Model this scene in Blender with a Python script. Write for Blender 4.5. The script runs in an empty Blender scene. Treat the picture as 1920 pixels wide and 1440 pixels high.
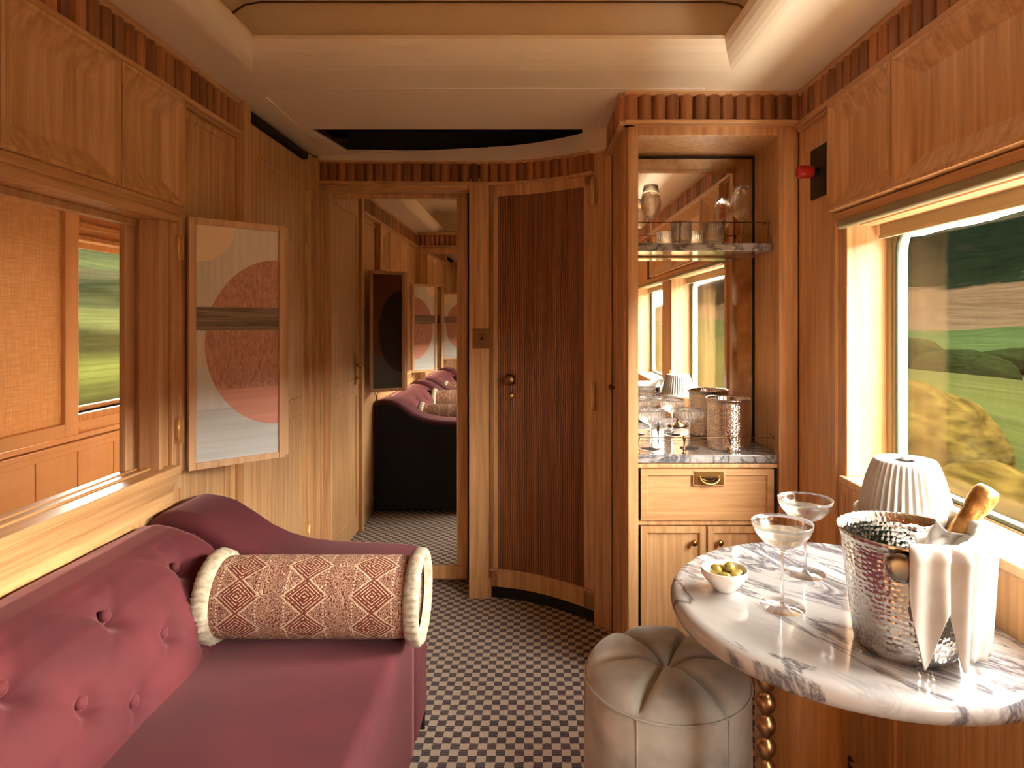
import bpy, bmesh, math, random
from mathutils import Vector, Matrix, noise
random.seed(7)
PI = math.pi
sc = bpy.context.scene
COL = sc.collection

# ------------------------------------------------------------------ camera, sky, sun, exposure
cam = bpy.data.cameras.new('camera'); camo = bpy.data.objects.new('camera', cam); COL.objects.link(camo)
cam.sensor_width = 36; cam.lens = 1200 / 1920 * 36
cam.shift_x = -40 / 1920; cam.shift_y = -120 / 1920
cam.clip_start = 0.02; cam.clip_end = 2000
camo.location = (0, 0, 1.32); camo.rotation_euler = (PI / 2, 0, 0)
sc.camera = camo
w = bpy.data.worlds.new('sky'); sc.world = w; w.use_nodes = True
wn = w.node_tree; wn.nodes.clear()
wo = wn.nodes.new('ShaderNodeOutputWorld'); wb = wn.nodes.new('ShaderNodeBackground')
wt = wn.nodes.new('ShaderNodeTexCoord'); ws = wn.nodes.new('ShaderNodeSeparateXYZ'); wr = wn.nodes.new('ShaderNodeValToRGB')
wn.links.new(wt.outputs['Generated'], ws.inputs[0]); wn.links.new(ws.outputs['Z'], wr.inputs[0])
wr.color_ramp.elements[0].position = 0.0; wr.color_ramp.elements[0].color = (1.0, 0.92, 0.80, 1)
wr.color_ramp.elements[1].position = 0.8; wr.color_ramp.elements[1].color = (1.0, 0.96, 0.90, 1)
wn.links.new(wr.outputs[0], wb.inputs[0]); wb.inputs[1].default_value = 9.0
wn.links.new(wb.outputs[0], wo.inputs[0])
sl = bpy.data.lights.new('sun', 'SUN'); sl.energy = 1.7; sl.color = (1.0, 0.84, 0.62); sl.angle = math.radians(14)
so = bpy.data.objects.new('sun', sl); COL.objects.link(so); so.location = (6, 3, 5)
so.rotation_euler = Vector((1.0, 0.08, 0.27)).to_track_quat('Z', 'Y').to_euler()
sc.view_settings.view_transform = 'Standard'; sc.view_settings.look = 'None'
sc.view_settings.exposure = 2.2; sc.view_settings.gamma = 1.0
sc.cycles.use_denoising = True
sc.cycles.max_bounces = 14; sc.cycles.diffuse_bounces = 7; sc.cycles.glossy_bounces = 8
sc.cycles.transmission_bounces = 12; sc.cycles.transparent_max_bounces = 24
sc.cycles.caustics_refractive = True; sc.cycles.caustics_reflective = True
sc.cycles.sample_clamp_indirect = 6.0
def portal(x, y, z, sy, sz, sgn):
    l = bpy.data.lights.new('window_portal', 'AREA'); l.shape = 'RECTANGLE'; l.size = sz; l.size_y = sy
    l.cycles.is_portal = True
    o = bpy.data.objects.new('window_portal', l); COL.objects.link(o); o.location = (x, y, z)
    o.rotation_euler = (0, sgn * PI / 2, 0)
portal(1.16, 1.345, 1.21, 1.2, .78, 1)
portal(1.16, -0.2, 1.21, 1.15, .78, 1)
portal(-1.96, 2.93, 1.30, .78, .74, -1)
portal(-1.96, 1.6, 1.30, 1.6, .78, -1)

# ------------------------------------------------------------------ materials
def lerp(a, b, t): return a + (b - a) * t
def srgb(r, g, b):
    f = lambda c: ((c / 255 + .055) / 1.055) ** 2.4 if c > 10 else c / 255 / 12.92
    return (f(r), f(g), f(b), 1)
class NT:
    def __init__(s, name):
        s.m = bpy.data.materials.new(name); s.m.use_nodes = True; s.t = s.m.node_tree
        s.p = s.t.nodes['Principled BSDF']; s.out = s.t.nodes['Material Output']
    def n(s, typ, **kw):
        nd = s.t.nodes.new('ShaderNode' + typ)
        for k, v in kw.items():
            if k.startswith('i_'):
                nd.inputs[k[2:].replace('_', ' ')].default_value = v
            else: setattr(nd, k, v)
        return nd
    def l(s, a, b): s.t.links.new(a, b)
    def math(s, op, a, b=None, c=None):
        nd = s.t.nodes.new('ShaderNodeMath'); nd.operation = op
        for i, v in enumerate((a, b, c)):
            if v is None: continue
            if isinstance(v, (int, float)): nd.inputs[i].default_value = v
            else: s.l(v, nd.inputs[i])
        return nd.outputs[0]
    def mix(s, f, a, b, typ='MIX'):
        nd = s.t.nodes.new('ShaderNodeMix'); nd.data_type = 'RGBA'; nd.blend_type = typ
        for k, v in ((0, f), (6, a), (7, b)):
            if isinstance(v, (int, float)): nd.inputs[k].default_value = v
            elif isinstance(v, tuple): nd.inputs[k].default_value = v
            else: s.l(v, nd.inputs[k])
        return nd.outputs[2]
    def ramp(s, f, pts, interp='LINEAR'):
        nd = s.t.nodes.new('ShaderNodeValToRGB'); cr = nd.color_ramp; cr.interpolation = interp
        while len(cr.elements) < len(pts): cr.elements.new(.5)
        for e, (p, c) in zip(cr.elements, pts):
            e.position = p; e.color = c if isinstance(c, tuple) else (c, c, c, 1)
        s.l(f, nd.inputs[0]); return nd.outputs[0]
    def coord(s, scale=(1, 1, 1), rot=(0, 0, 0), kind='Object'):
        tc = s.t.nodes.new('ShaderNodeTexCoord'); mp = s.t.nodes.new('ShaderNodeMapping')
        mp.inputs['Rotation'].default_value = rot
        m2 = s.t.nodes.new('ShaderNodeMapping'); m2.inputs['Scale'].default_value = scale
        s.l(tc.outputs[kind], mp.inputs[0]); s.l(mp.outputs[0], m2.inputs[0]); return m2.outputs[0]
    def noise(s, vec, scale=5, detail=4, rough=.5, dist=0):
        nd = s.n('TexNoise'); nd.inputs['Scale'].default_value = scale; nd.inputs['Detail'].default_value = detail
        nd.inputs['Roughness'].default_value = rough; nd.inputs['Distortion'].default_value = dist
        s.l(vec, nd.inputs['Vector']); return nd.outputs['Fac']
    def bump(s, h, strength=.2, dist=.002):
        b = s.n('Bump'); b.inputs['Strength'].default_value = strength; b.inputs['Distance'].default_value = dist
        s.l(h, b.inputs['Height']); s.l(b.outputs[0], s.p.inputs['Normal'])
    def set(s, **kw):
        for k, v in kw.items(): s.p.inputs[k.replace('_', ' ')].default_value = v
        return s
def plain(name, col, rough=.5, metal=0, **kw):
    m = NT(name); m.set(Base_Color=col, Roughness=rough, Metallic=metal, **kw); return m.m

def wood(name, axis, dark, light, rough=.38, ribs=False):
    m = NT(name)
    a, b = 55, 2.2
    scl = {'z': (a, a, b), 'x': (b, a, a), 'y': (a, b, a)}[axis]
    v = m.coord(scl)
    n1 = m.noise(v, 1.0, 7, .62, .25)
    scl2 = {'z': (9, 9, .45), 'x': (.45, 9, 9), 'y': (9, .45, 9)}[axis]
    v2 = m.coord(scl2)
    n2 = m.noise(v2, 1.0, 2, .4, .15)
    rings = m.math('FRACT', m.math('MULTIPLY', n2, 7.0))
    rings = m.math('ABSOLUTE', m.math('SUBTRACT', rings, .5))
    f = m.math('ADD', m.math('MULTIPLY', n1, .85), m.math('MULTIPLY', rings, .16))
    c = m.ramp(f, [(.22, dark), (.62, light)])
    if ribs:
        at = m.n('Attribute', attribute_name='tone')
        c = m.mix(1.0, c, m.ramp(at.outputs['Fac'], [(0, (.55, .48, .42, 1)), (1, (1.25, 1.2, 1.15, 1))]), 'MULTIPLY')
    m.l(c, m.p.inputs['Base Color'])
    m.set(Roughness=rough); m.p.inputs['Coat Weight'].default_value = .12; m.p.inputs['Coat Roughness'].default_value = .25
    m.bump(n1, .12, .001)
    return m.m
OD, OL = srgb(172, 122, 78), srgb(226, 180, 128)
MW = {a: wood('oak_' + a, a, OD, OL) for a in 'xyz'}
MWr = wood('oak_ribbed', 'z', srgb(132, 80, 48), srgb(190, 132, 84), ribs=True)
MWd = wood('dark_oak_reeded', 'z', srgb(112, 66, 42), srgb(166, 108, 68), .42)
MWl = wood('pale_oak', 'z', srgb(186, 140, 98), srgb(218, 178, 136), .42)
MWlx = wood('pale_oak_flat', 'x', srgb(176, 126, 78), srgb(212, 166, 116), .42)
MWc = wood('painted_board', 'z', srgb(222, 184, 150), srgb(232, 196, 162), .5)
M_cream = plain('ceiling_cream', srgb(238, 222, 196), .42)
M_black = plain('black_recess', srgb(18, 16, 15), .6)
M_gap = plain('dark_gap', srgb(34, 24, 18), .7)
M_brass = NT('aged_brass'); M_brass.set(Base_Color=srgb(186, 146, 84), Metallic=1, Roughness=.28); M_brass = M_brass.m
M_brassl = plain('polished_brass', srgb(232, 198, 138), .3, .55)
M_brassd = plain('dark_brass', srgb(140, 110, 80), .33, 1)
M_bronze = plain('bronze_plate', srgb(120, 92, 60), .4, .9)
M_mirror = plain('mirror_silver', (.90, .88, .84, 1), .015, 1)
m = NT('antique_mirror'); v = m.coord((3, 3, 3)); n_ = m.noise(v, 2.2, 6, .65)
m.l(m.ramp(n_, [(.35, srgb(170, 140, 105)), (.62, srgb(225, 205, 175))]), m.p.inputs['Base Color'])
m.l(m.ramp(n_, [(.4, .16), (.6, .04)]), m.p.inputs['Roughness']); m.set(Metallic=1); M_antique = m.m
def thin_glass(name, tint, ribbed=False, base=.05, edge=.75, pw=3):
    m = NT(name); tr = m.n('BsdfTransparent'); tr.inputs['Color'].default_value = tint
    gl = m.n('BsdfGlossy'); gl.inputs['Roughness'].default_value = .03; lw_ = m.n('LayerWeight'); mx = m.n('MixShader')
    f = m.math('ADD', m.math('MULTIPLY', m.math('POWER', lw_.outputs['Facing'], pw), edge), base)
    if ribbed:
        uv = m.n('UVMap'); sp = m.n('SeparateXYZ'); m.l(uv.outputs[0], sp.inputs[0])
        h_ = m.math('SINE', m.math('ADD', m.math('MULTIPLY', sp.outputs[0], 2 * PI * 26), m.math('MULTIPLY', sp.outputs[1], 26)))
        b = m.n('Bump'); b.inputs['Strength'].default_value = .7; b.inputs['Distance'].default_value = .002; m.l(h_, b.inputs['Height']); m.l(b.outputs[0], gl.inputs['Normal'])
        f = m.math('ADD', f, m.math('MULTIPLY', m.math('GREATER_THAN', h_, .4), .22))
    m.l(f, mx.inputs[0]); m.l(tr.outputs[0], mx.inputs[1]); m.l(gl.outputs[0], mx.inputs[2]); m.l(mx.outputs[0], m.out.inputs[0]); return m.m
def real_glass(name, col, ior, ribbed=False):
    m = NT(name); m.set(Base_Color=col, Roughness=0, IOR=ior); m.p.inputs['Transmission Weight'].default_value = 1
    if ribbed:
        uv = m.n('UVMap'); sp = m.n('SeparateXYZ'); m.l(uv.outputs[0], sp.inputs[0])
        h_ = m.math('SINE', m.math('ADD', m.math('MULTIPLY', sp.outputs[0], 2 * PI * 26), m.math('MULTIPLY', sp.outputs[1], 30))); m.bump(h_, .3, .0015)
        tr = m.n('BsdfTransparent'); mx = m.n('MixShader'); mx.inputs[0].default_value = .45; gl = m.n('BsdfDiffuse'); gl.inputs['Color'].default_value = (.8, .8, .8, 1)
        m2 = m.n('MixShader'); m.l(m.math('MULTIPLY', m.math('GREATER_THAN', h_, .5), .14), m2.inputs[0]); m.l(m.p.outputs[0], mx.inputs[1]); m.l(tr.outputs[0], mx.inputs[2]); m.l(mx.outputs[0], m2.inputs[1]); m.l(gl.outputs[0], m2.inputs[2]); m.l(m2.outputs[0], m.out.inputs[0])  # white diffuse on the rib crests: highlights painted in to brighten the glass
    else:
        tr = m.n('BsdfTransparent'); mx = m.n('MixShader'); mx.inputs[0].default_value = .3; m.l(m.p.outputs[0], mx.inputs[1]); m.l(tr.outputs[0], mx.inputs[2]); m.l(mx.outputs[0], m.out.inputs[0])
    return m.m
M_glass = real_glass('champagne_cup_glass', (1, 1, 1, 1), 1.42)
M_ribglass = real_glass('ribbed_glass', (1, 1, 1, 1), 1.42, True)
M_wine = real_glass('champagne', srgb(252, 244, 205), 1.2)
# window pane: clear sheet with a faint reflection
m = NT('window_glass'); tr = m.n('BsdfTransparent'); gl = m.n('BsdfGlossy'); gl.inputs['Roughness'].default_value = .01
tr.inputs['Color'].default_value = (.97, .98, .97, 1)
fr = m.n('LayerWeight'); mx = m.n('MixShader')
m.l(m.math('ADD', m.math('MULTIPLY', m.math('POWER', fr.outputs['Facing'], 5), .6), .03), mx.inputs[0]); m.l(tr.outputs[0], mx.inputs[1]); m.l(gl.outputs[0], mx.inputs[2]); m.l(mx.outputs[0], m.out.inputs[0]); M_pane = m.m
# carpet
m = NT('checked_carpet'); tc = m.n('TexCoord'); sp = m.n('SeparateXYZ'); m.l(tc.outputs['Object'], sp.inputs[0])
S = 1 / .0285
wob = m.noise(m.coord((1, 1, 1)), 60, 2)
cx = m.math('ADD', m.math('MULTIPLY', sp.outputs[0], S), m.math('MULTIPLY', m.math('SUBTRACT', wob, .5), .25))
cy = m.math('ADD', m.math('MULTIPLY', sp.outputs[1], S), m.math('MULTIPLY', m.math('SUBTRACT', wob, .5), .25))
chk = m.math('MODULO', m.math('ABSOLUTE', m.math('ADD', m.math('FLOOR', cx), m.math('FLOOR', cy))), 2)
strp = m.math('GREATER_THAN', m.math('SINE', m.math('MULTIPLY', cy, 2 * PI * 3)), .15)
dark = m.mix(strp, srgb(38, 26, 28), srgb(96, 74, 76))
fn = m.noise(m.coord((1, 1, 1)), 300, 3)
lightc = m.ramp(fn, [(.3, srgb(160, 138, 118)), (.7, srgb(200, 180, 158))])
m.l(m.mix(chk, dark, lightc), m.p.inputs['Base Color']); m.set(Roughness=.95); m.p.inputs['Sheen Weight'].default_value = .2
m.bump(m.math('ADD', m.math('MULTIPLY', chk, .6), fn), .5, .003); M_carpet = m.m
# marble
def marble(name, rot, sc_=1.0):
    m = NT(name)
    v = m.coord((2.0 * sc_, 6.2 * sc_, 4 * sc_), rot)
    nA = m.noise(v, 1.0, 6, .62, 1.1)
    vein = m.math('ABSOLUTE', m.math('SUBTRACT', nA, .5))
    nB = m.noise(v, 2.4, 5, .6, 1.6)
    vein2 = m.math('ABSOLUTE', m.math('SUBTRACT', nB, .47))
    patch = m.ramp(m.noise(m.coord((1.5 * sc_, 3.5 * sc_, 3), rot), 1.3, 3), [(.42, 0.0), (.62, 1.0)])
    f1 = m.ramp(vein, [(0, 1.0), (.012, .75), (.045, 0.0)])
    f2 = m.ramp(vein2, [(0, 1.0), (.03, .5), (.09, 0.0)])
    cloud = m.ramp(m.noise(v, .8, 4), [(.4, 0.0), (.7, 1.0)])
    base = m.mix(cloud, srgb(182, 180, 178), srgb(150, 145, 145))
    c = m.mix(m.math('MULTIPLY', f2, m.math('MULTIPLY', patch, .8)), base, srgb(96, 84, 92))
    c = m.mix(m.math('MULTIPLY', f1, .85), c, srgb(62, 60, 72))
    m.l(c, m.p.inputs['Base Color']); m.set(Roughness=.12); m.p.inputs['Coat Weight'].default_value = .3
    return m.m
M_marble = marble('veined_marble', (0, 0, math.radians(54)))
M_marble2 = marble('veined_marble_bar', (0, 0, math.radians(12)), 1.8)
# velvets
def velvet(name, c1, c2, sheen, tint, ns=4, bump=.05):
    m = NT(name); n_ = m.noise(m.coord((1, 1, 1)), ns, 4, .55, .4)
    m.l(m.ramp(n_, [(.35, c1), (.65, c2)]), m.p.inputs['Base Color']); m.set(Roughness=.85)
    m.p.inputs['Sheen Weight'].default_value = sheen; m.p.inputs['Sheen Tint'].default_value = tint; m.p.inputs['Sheen Roughness'].default_value = .35
    m.bump(m.noise(m.coord((1, 1, 1)), 700, 2), bump, .001); return m.m
M_red = velvet('burgundy_velvet', srgb(72, 18, 28), srgb(90, 26, 36), .35, (1, .5, .52, 1))
M_navy = plain('navy_backing', srgb(22, 24, 34), .9)
M_grey = velvet('grey_velvet', srgb(142, 142, 138), srgb(200, 198, 190), .4, (.9, .88, .82, 1), 5)
M_cloth = velvet('white_linen', srgb(180, 176, 170), srgb(194, 190, 184), .1, (1, 1, 1, 1), 20)
M_shade = NT('pleated_white_shade'); M_shade.set(Base_Color=srgb(186, 182, 176), Roughness=.8); M_shade.p.inputs['Subsurface Weight'].default_value = .0; M_shade = M_shade.m
M_fringe = velvet('cream_fringe', srgb(150, 136, 116), srgb(188, 176, 156), .1, (1, 1, 1, 1), 60, .3)
M_ceram = plain('white_ceramic', srgb(238, 232, 226), .2)
M_olive = NT('green_olive'); M_olive.set(Base_Color=srgb(150, 132, 58), Roughness=.25); M_olive.p.inputs['Subsurface Weight'].default_value = .1; M_olive = M_olive.m
m = NT('gold_foil'); n_ = m.noise(m.coord((1, 1, 1)), 45, 4); m.l(m.ramp(n_, [(.35, srgb(180, 130, 70)), (.7, srgb(236, 196, 130))]), m.p.inputs['Base Color'])
m.set(Metallic=.85, Roughness=.33); m.bump(n_, .8, .004); M_foil = m.m
M_bottle = plain('dark_green_glass', srgb(28, 44, 26), .08)
m = NT('hammered_silver'); uv = m.n('UVMap'); mp = m.n('Mapping'); mp.inputs['Scale'].default_value = (66, 50, 1); m.l(uv.outputs[0], mp.inputs[0])
vo = m.n('TexVoronoi'); vo.inputs['Scale'].default_value = 1.0; vo.inputs['Randomness'].default_value = .55; m.l(mp.outputs[0], vo.inputs['Vector'])
m.set(Base_Color=srgb(212, 206, 200), Metallic=1, Roughness=.13); m.bump(vo.outputs['Distance'], .6, .0022); M_hammer = m.m
M_steel = plain('polished_steel', srgb(150, 148, 146), .22, 1)
M_blackmetal = plain('black_metal_plate', srgb(40, 36, 34), .4, .5)
M_redplastic = plain('red_handle', srgb(178, 36, 34), .4)
m = NT('linen_blind'); wv = m.math('MULTIPLY', m.noise(m.coord((1, 160, 12)), 1, 3), m.noise(m.coord((1, 12, 160)), 1, 3))
tl = m.n('BsdfTranslucent'); tl.inputs['Color'].default_value = srgb(244, 214, 178); mx = m.n('MixShader'); mx.inputs[0].default_value = .1
m.l(m.ramp(wv, [(.12, srgb(218, 182, 142)), (.4, srgb(246, 222, 188))]), m.p.inputs['Base Color']); m.set(Roughness=.9); m.bump(wv, .6, .002)
m.l(m.p.outputs[0], mx.inputs[1]); m.l(tl.outputs[0], mx.inputs[2]); m.l(mx.outputs[0], m.out.inputs[0]); M_linen = m.m
M_blind = plain('taupe_roller_fabric', srgb(168, 152, 118), .8)
M_alu = plain('cream_window_frame', srgb(150, 140, 108), .4)
M_seal = plain('rubber_seal', srgb(70, 80, 66), .6)
# bolster print
m = NT('bolster_print'); uv = m.n('UVMap'); sp = m.n('SeparateXYZ'); m.l(uv.outputs[0], sp.inputs[0])
def tri(x): return m.math('ABSOLUTE', m.math('SUBTRACT', m.math('FRACT', x), .5))
u5 = m.math('MULTIPLY', sp.outputs[0], 3.05); v5 = m.math('MULTIPLY', sp.outputs[1], 8)
a_ = tri(u5); b_ = tri(v5)
d_ = m.math('ADD', m.math('MULTIPLY', a_, 1.7), b_)
rings = m.math('GREATER_THAN', m.math('SINE', m.math('MULTIPLY', d_, 60)), .55)
fine = m.n('TexVoronoi'); fine.feature = 'DISTANCE_TO_EDGE'; fine.inputs['Scale'].default_value = 1.0; fine.inputs['Randomness'].default_value = .75
mp = m.n('Mapping'); mp.inputs['Scale'].default_value = (74, 62, 1); m.l(uv.outputs[0], mp.inputs[0]); m.l(mp.outputs[0], fine.inputs['Vector'])
squig = m.math('GREATER_THAN', m.math('SINE', m.math('MULTIPLY', fine.outputs['Distance'], 26)), .80)
zone = m.math('LESS_THAN', d_, .52)
cross = m.math('LESS_THAN', m.math('ABSOLUTE', m.math('SUBTRACT', d_, .58)), .02)
dots = m.math('MULTIPLY', m.math('LESS_THAN', m.math('ABSOLUTE', m.math('SUBTRACT', a_, .29)), .012), m.math('GREATER_THAN', m.math('SINE', m.math('MULTIPLY', v5, 60)), 0))
rings = m.math('MULTIPLY', rings, m.math('GREATER_THAN', m.noise(mp.outputs[0], 1.2, 1), .42))
pat = m.math('MAXIMUM', m.math('ADD', m.math('MULTIPLY', zone, rings), m.math('MULTIPLY', m.math('SUBTRACT', 1, zone), squig)), m.math('MAXIMUM', cross, dots))
m.l(m.mix(pat, srgb(110, 48, 34), srgb(214, 188, 160)), m.p.inputs['Base Color']); m.set(Roughness=.9)
m.bump(m.noise(m.coord((1, 1, 1)), 500, 2), .3, .001); M_bolster = m.m
# inlaid artwork: masks in the panel's own coordinates (x across 0..W, z up 0..H)
def artmat(name, W, H, cx, dk=1.0):
    m = NT(name); tc = m.n('TexCoord'); sp = m.n('SeparateXYZ'); m.l(tc.outputs['Object'], sp.inputs[0]); X, Z = sp.outputs[0], sp.outputs[2]
    V = m.math('SUBTRACT', 1, m.math('DIVIDE', Z, H))
    def circ(cx_, cz_, r): return m.math('LESS_THAN', m.math('ADD', m.math('POWER', m.math('ABSOLUTE', m.math('SUBTRACT', X, cx_)), 2), m.math('POWER', m.math('ABSOLUTE', m.math('SUBTRACT', Z, cz_)), 2)), r * r)
    gr = m.noise(m.coord((70, 70, 2.5)), 1, 4)
    grx = m.noise(m.coord((2.5, 70, 70)), 1, 4)
    up = m.ramp(gr, [(.3, srgb(206, 194, 180)), (.7, srgb(222, 212, 198))])
    lo = m.ramp(gr, [(.3, srgb(198, 202, 198)), (.7, srgb(216, 218, 212))])
    base = m.mix(m.math('GREATER_THAN', V, .6), up, lo)
    base = m.mix(m.math('GREATER_THAN', V, .78), base, m.ramp(grx, [(.3, srgb(184, 190, 190)), (.7, srgb(202, 206, 204))]))
    burl = m.noise(m.coord((60, 60, 26)), 1.0, 4, .6, 2.2)
    bc = m.ramp(burl, [(.3, srgb(158, 104, 84)), (.65, srgb(206, 152, 126))])
    bc = m.mix(m.math('GREATER_THAN', V, .70), bc, m.ramp(grx, [(.3, srgb(206, 142, 120)), (.7, srgb(218, 156, 134))]))
    c = m.mix(m.math('LESS_THAN', m.math('ADD', m.math('POWER', m.math('ABSOLUTE', m.math('DIVIDE', m.math('SUBTRACT', X, cx), W * .90)), 2), m.math('POWER', m.math('ABSOLUTE', m.math('DIVIDE', m.math('SUBTRACT', Z, H * .50), H * .37)), 2)), 1.0), base, bc)
    c = m.mix(circ(0 if cx > 0 else W, H * 1.0, W * .45), c, srgb(240, 212, 178))
    band = m.math('MULTIPLY', m.math('GREATER_THAN', V, .345), m.math('LESS_THAN', V, .445))
    ln = m.noise(m.coord((4, 60, 130)), 1, 4, .6, .8)
    c = m.mix(band, c, m.ramp(ln, [(.35, srgb(84, 66, 52)), (.65, srgb(150, 126, 102))]))
    if dk < 1:  # dark leaf: brown face and dark circle, shade of its back put into the colours
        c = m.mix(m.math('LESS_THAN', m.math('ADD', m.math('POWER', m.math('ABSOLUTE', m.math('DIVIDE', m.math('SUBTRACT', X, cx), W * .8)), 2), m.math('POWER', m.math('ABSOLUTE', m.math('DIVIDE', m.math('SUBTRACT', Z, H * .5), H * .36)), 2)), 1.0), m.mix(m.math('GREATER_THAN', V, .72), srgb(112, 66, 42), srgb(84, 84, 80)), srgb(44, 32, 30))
    m.l(c, m.p.inputs['Base Color']); m.set(Roughness=.4); return m.m
# fields seen from the windows: colour bands across the slope, stretched along the track
def field(name, bands, sgn):
    m = NT(name); tc = m.n('TexCoord'); sp = m.n('SeparateXYZ'); m.l(tc.outputs['Object'], sp.inputs[0])
    X = m.math('MULTIPLY', sp.outputs[0], sgn)
    n1 = m.noise(m.coord((.06, .022, .06)), 1, 4, .5, .5)
    n2 = m.noise(m.coord((.9, .05, .9)), 1, 5, .6, .4)
    f = m.math('DIVIDE', m.math('ADD', X, m.math('MULTIPLY', m.math('MULTIPLY', m.math('SUBTRACT', n1, .5), X), .55)), 260)
    c = m.ramp(f, bands)
    c = m.mix(.75, c, m.ramp(n2, [(.3, (.55, .55, .5, 1)), (.7, (1.35, 1.35, 1.25, 1))]), 'MULTIPLY')
    m.l(c, m.p.inputs['Base Color']); m.set(Roughness=1.0); m.p.inputs['Specular IOR Level'].default_value = 0; return m.m
k = .034
def q(r, g, b):
    c = srgb(r, g, b); g_ = (c[0] + c[1] + c[2]) / 3; return tuple((lerp(v_, g_, .22)) * k for v_ in c[:3]) + (1,)
F_right = field('hill_fields', [(0, q(120, 130, 40)), (.08, q(150, 160, 60)), (.2, q(146, 150, 62)), (.235, q(80, 90, 45)), (.25, q(165, 160, 90)), (.30, q(120, 150, 72)), (.42, q(104, 138, 66)), (.45, q(176, 140, 96)), (.58, q(170, 130, 86)), (.62, q(50, 66, 40)), (.75, q(38, 54, 36)), (1, q(34, 48, 34))], 1)
F_left = field('hill_pastures', [(0, q(120, 120, 40)), (.06, q(80, 90, 30)), (.09, q(190, 200, 60)), (.14, q(90, 95, 40)), (.18, q(180, 185, 90)), (.26, q(170, 175, 95)), (.30, q(90, 100, 60)), (.36, q(160, 150, 100)), (.42, q(100, 115, 70)), (.5, q(170, 180, 100)), (.6, q(110, 125, 80)), (.7, q(150, 165, 110))], -1)
def bushmat(name, c1, c2):
    m = NT(name); n_ = m.noise(m.coord((1.6, .06, 3.0)), 2.6, 3, .5)
    m.l(m.ramp(n_, [(.25, c1), (.72, c2)]), m.p.inputs['Base Color']); m.set(Roughness=1); m.p.inputs['Specular IOR Level'].default_value = 0; return m.m
M_gold = bushmat('golden_leaves', q(110, 84, 0), q(236, 190, 20))
M_leaf = bushmat('dark_leaves', q(30, 44, 16), q(96, 116, 44))

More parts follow.
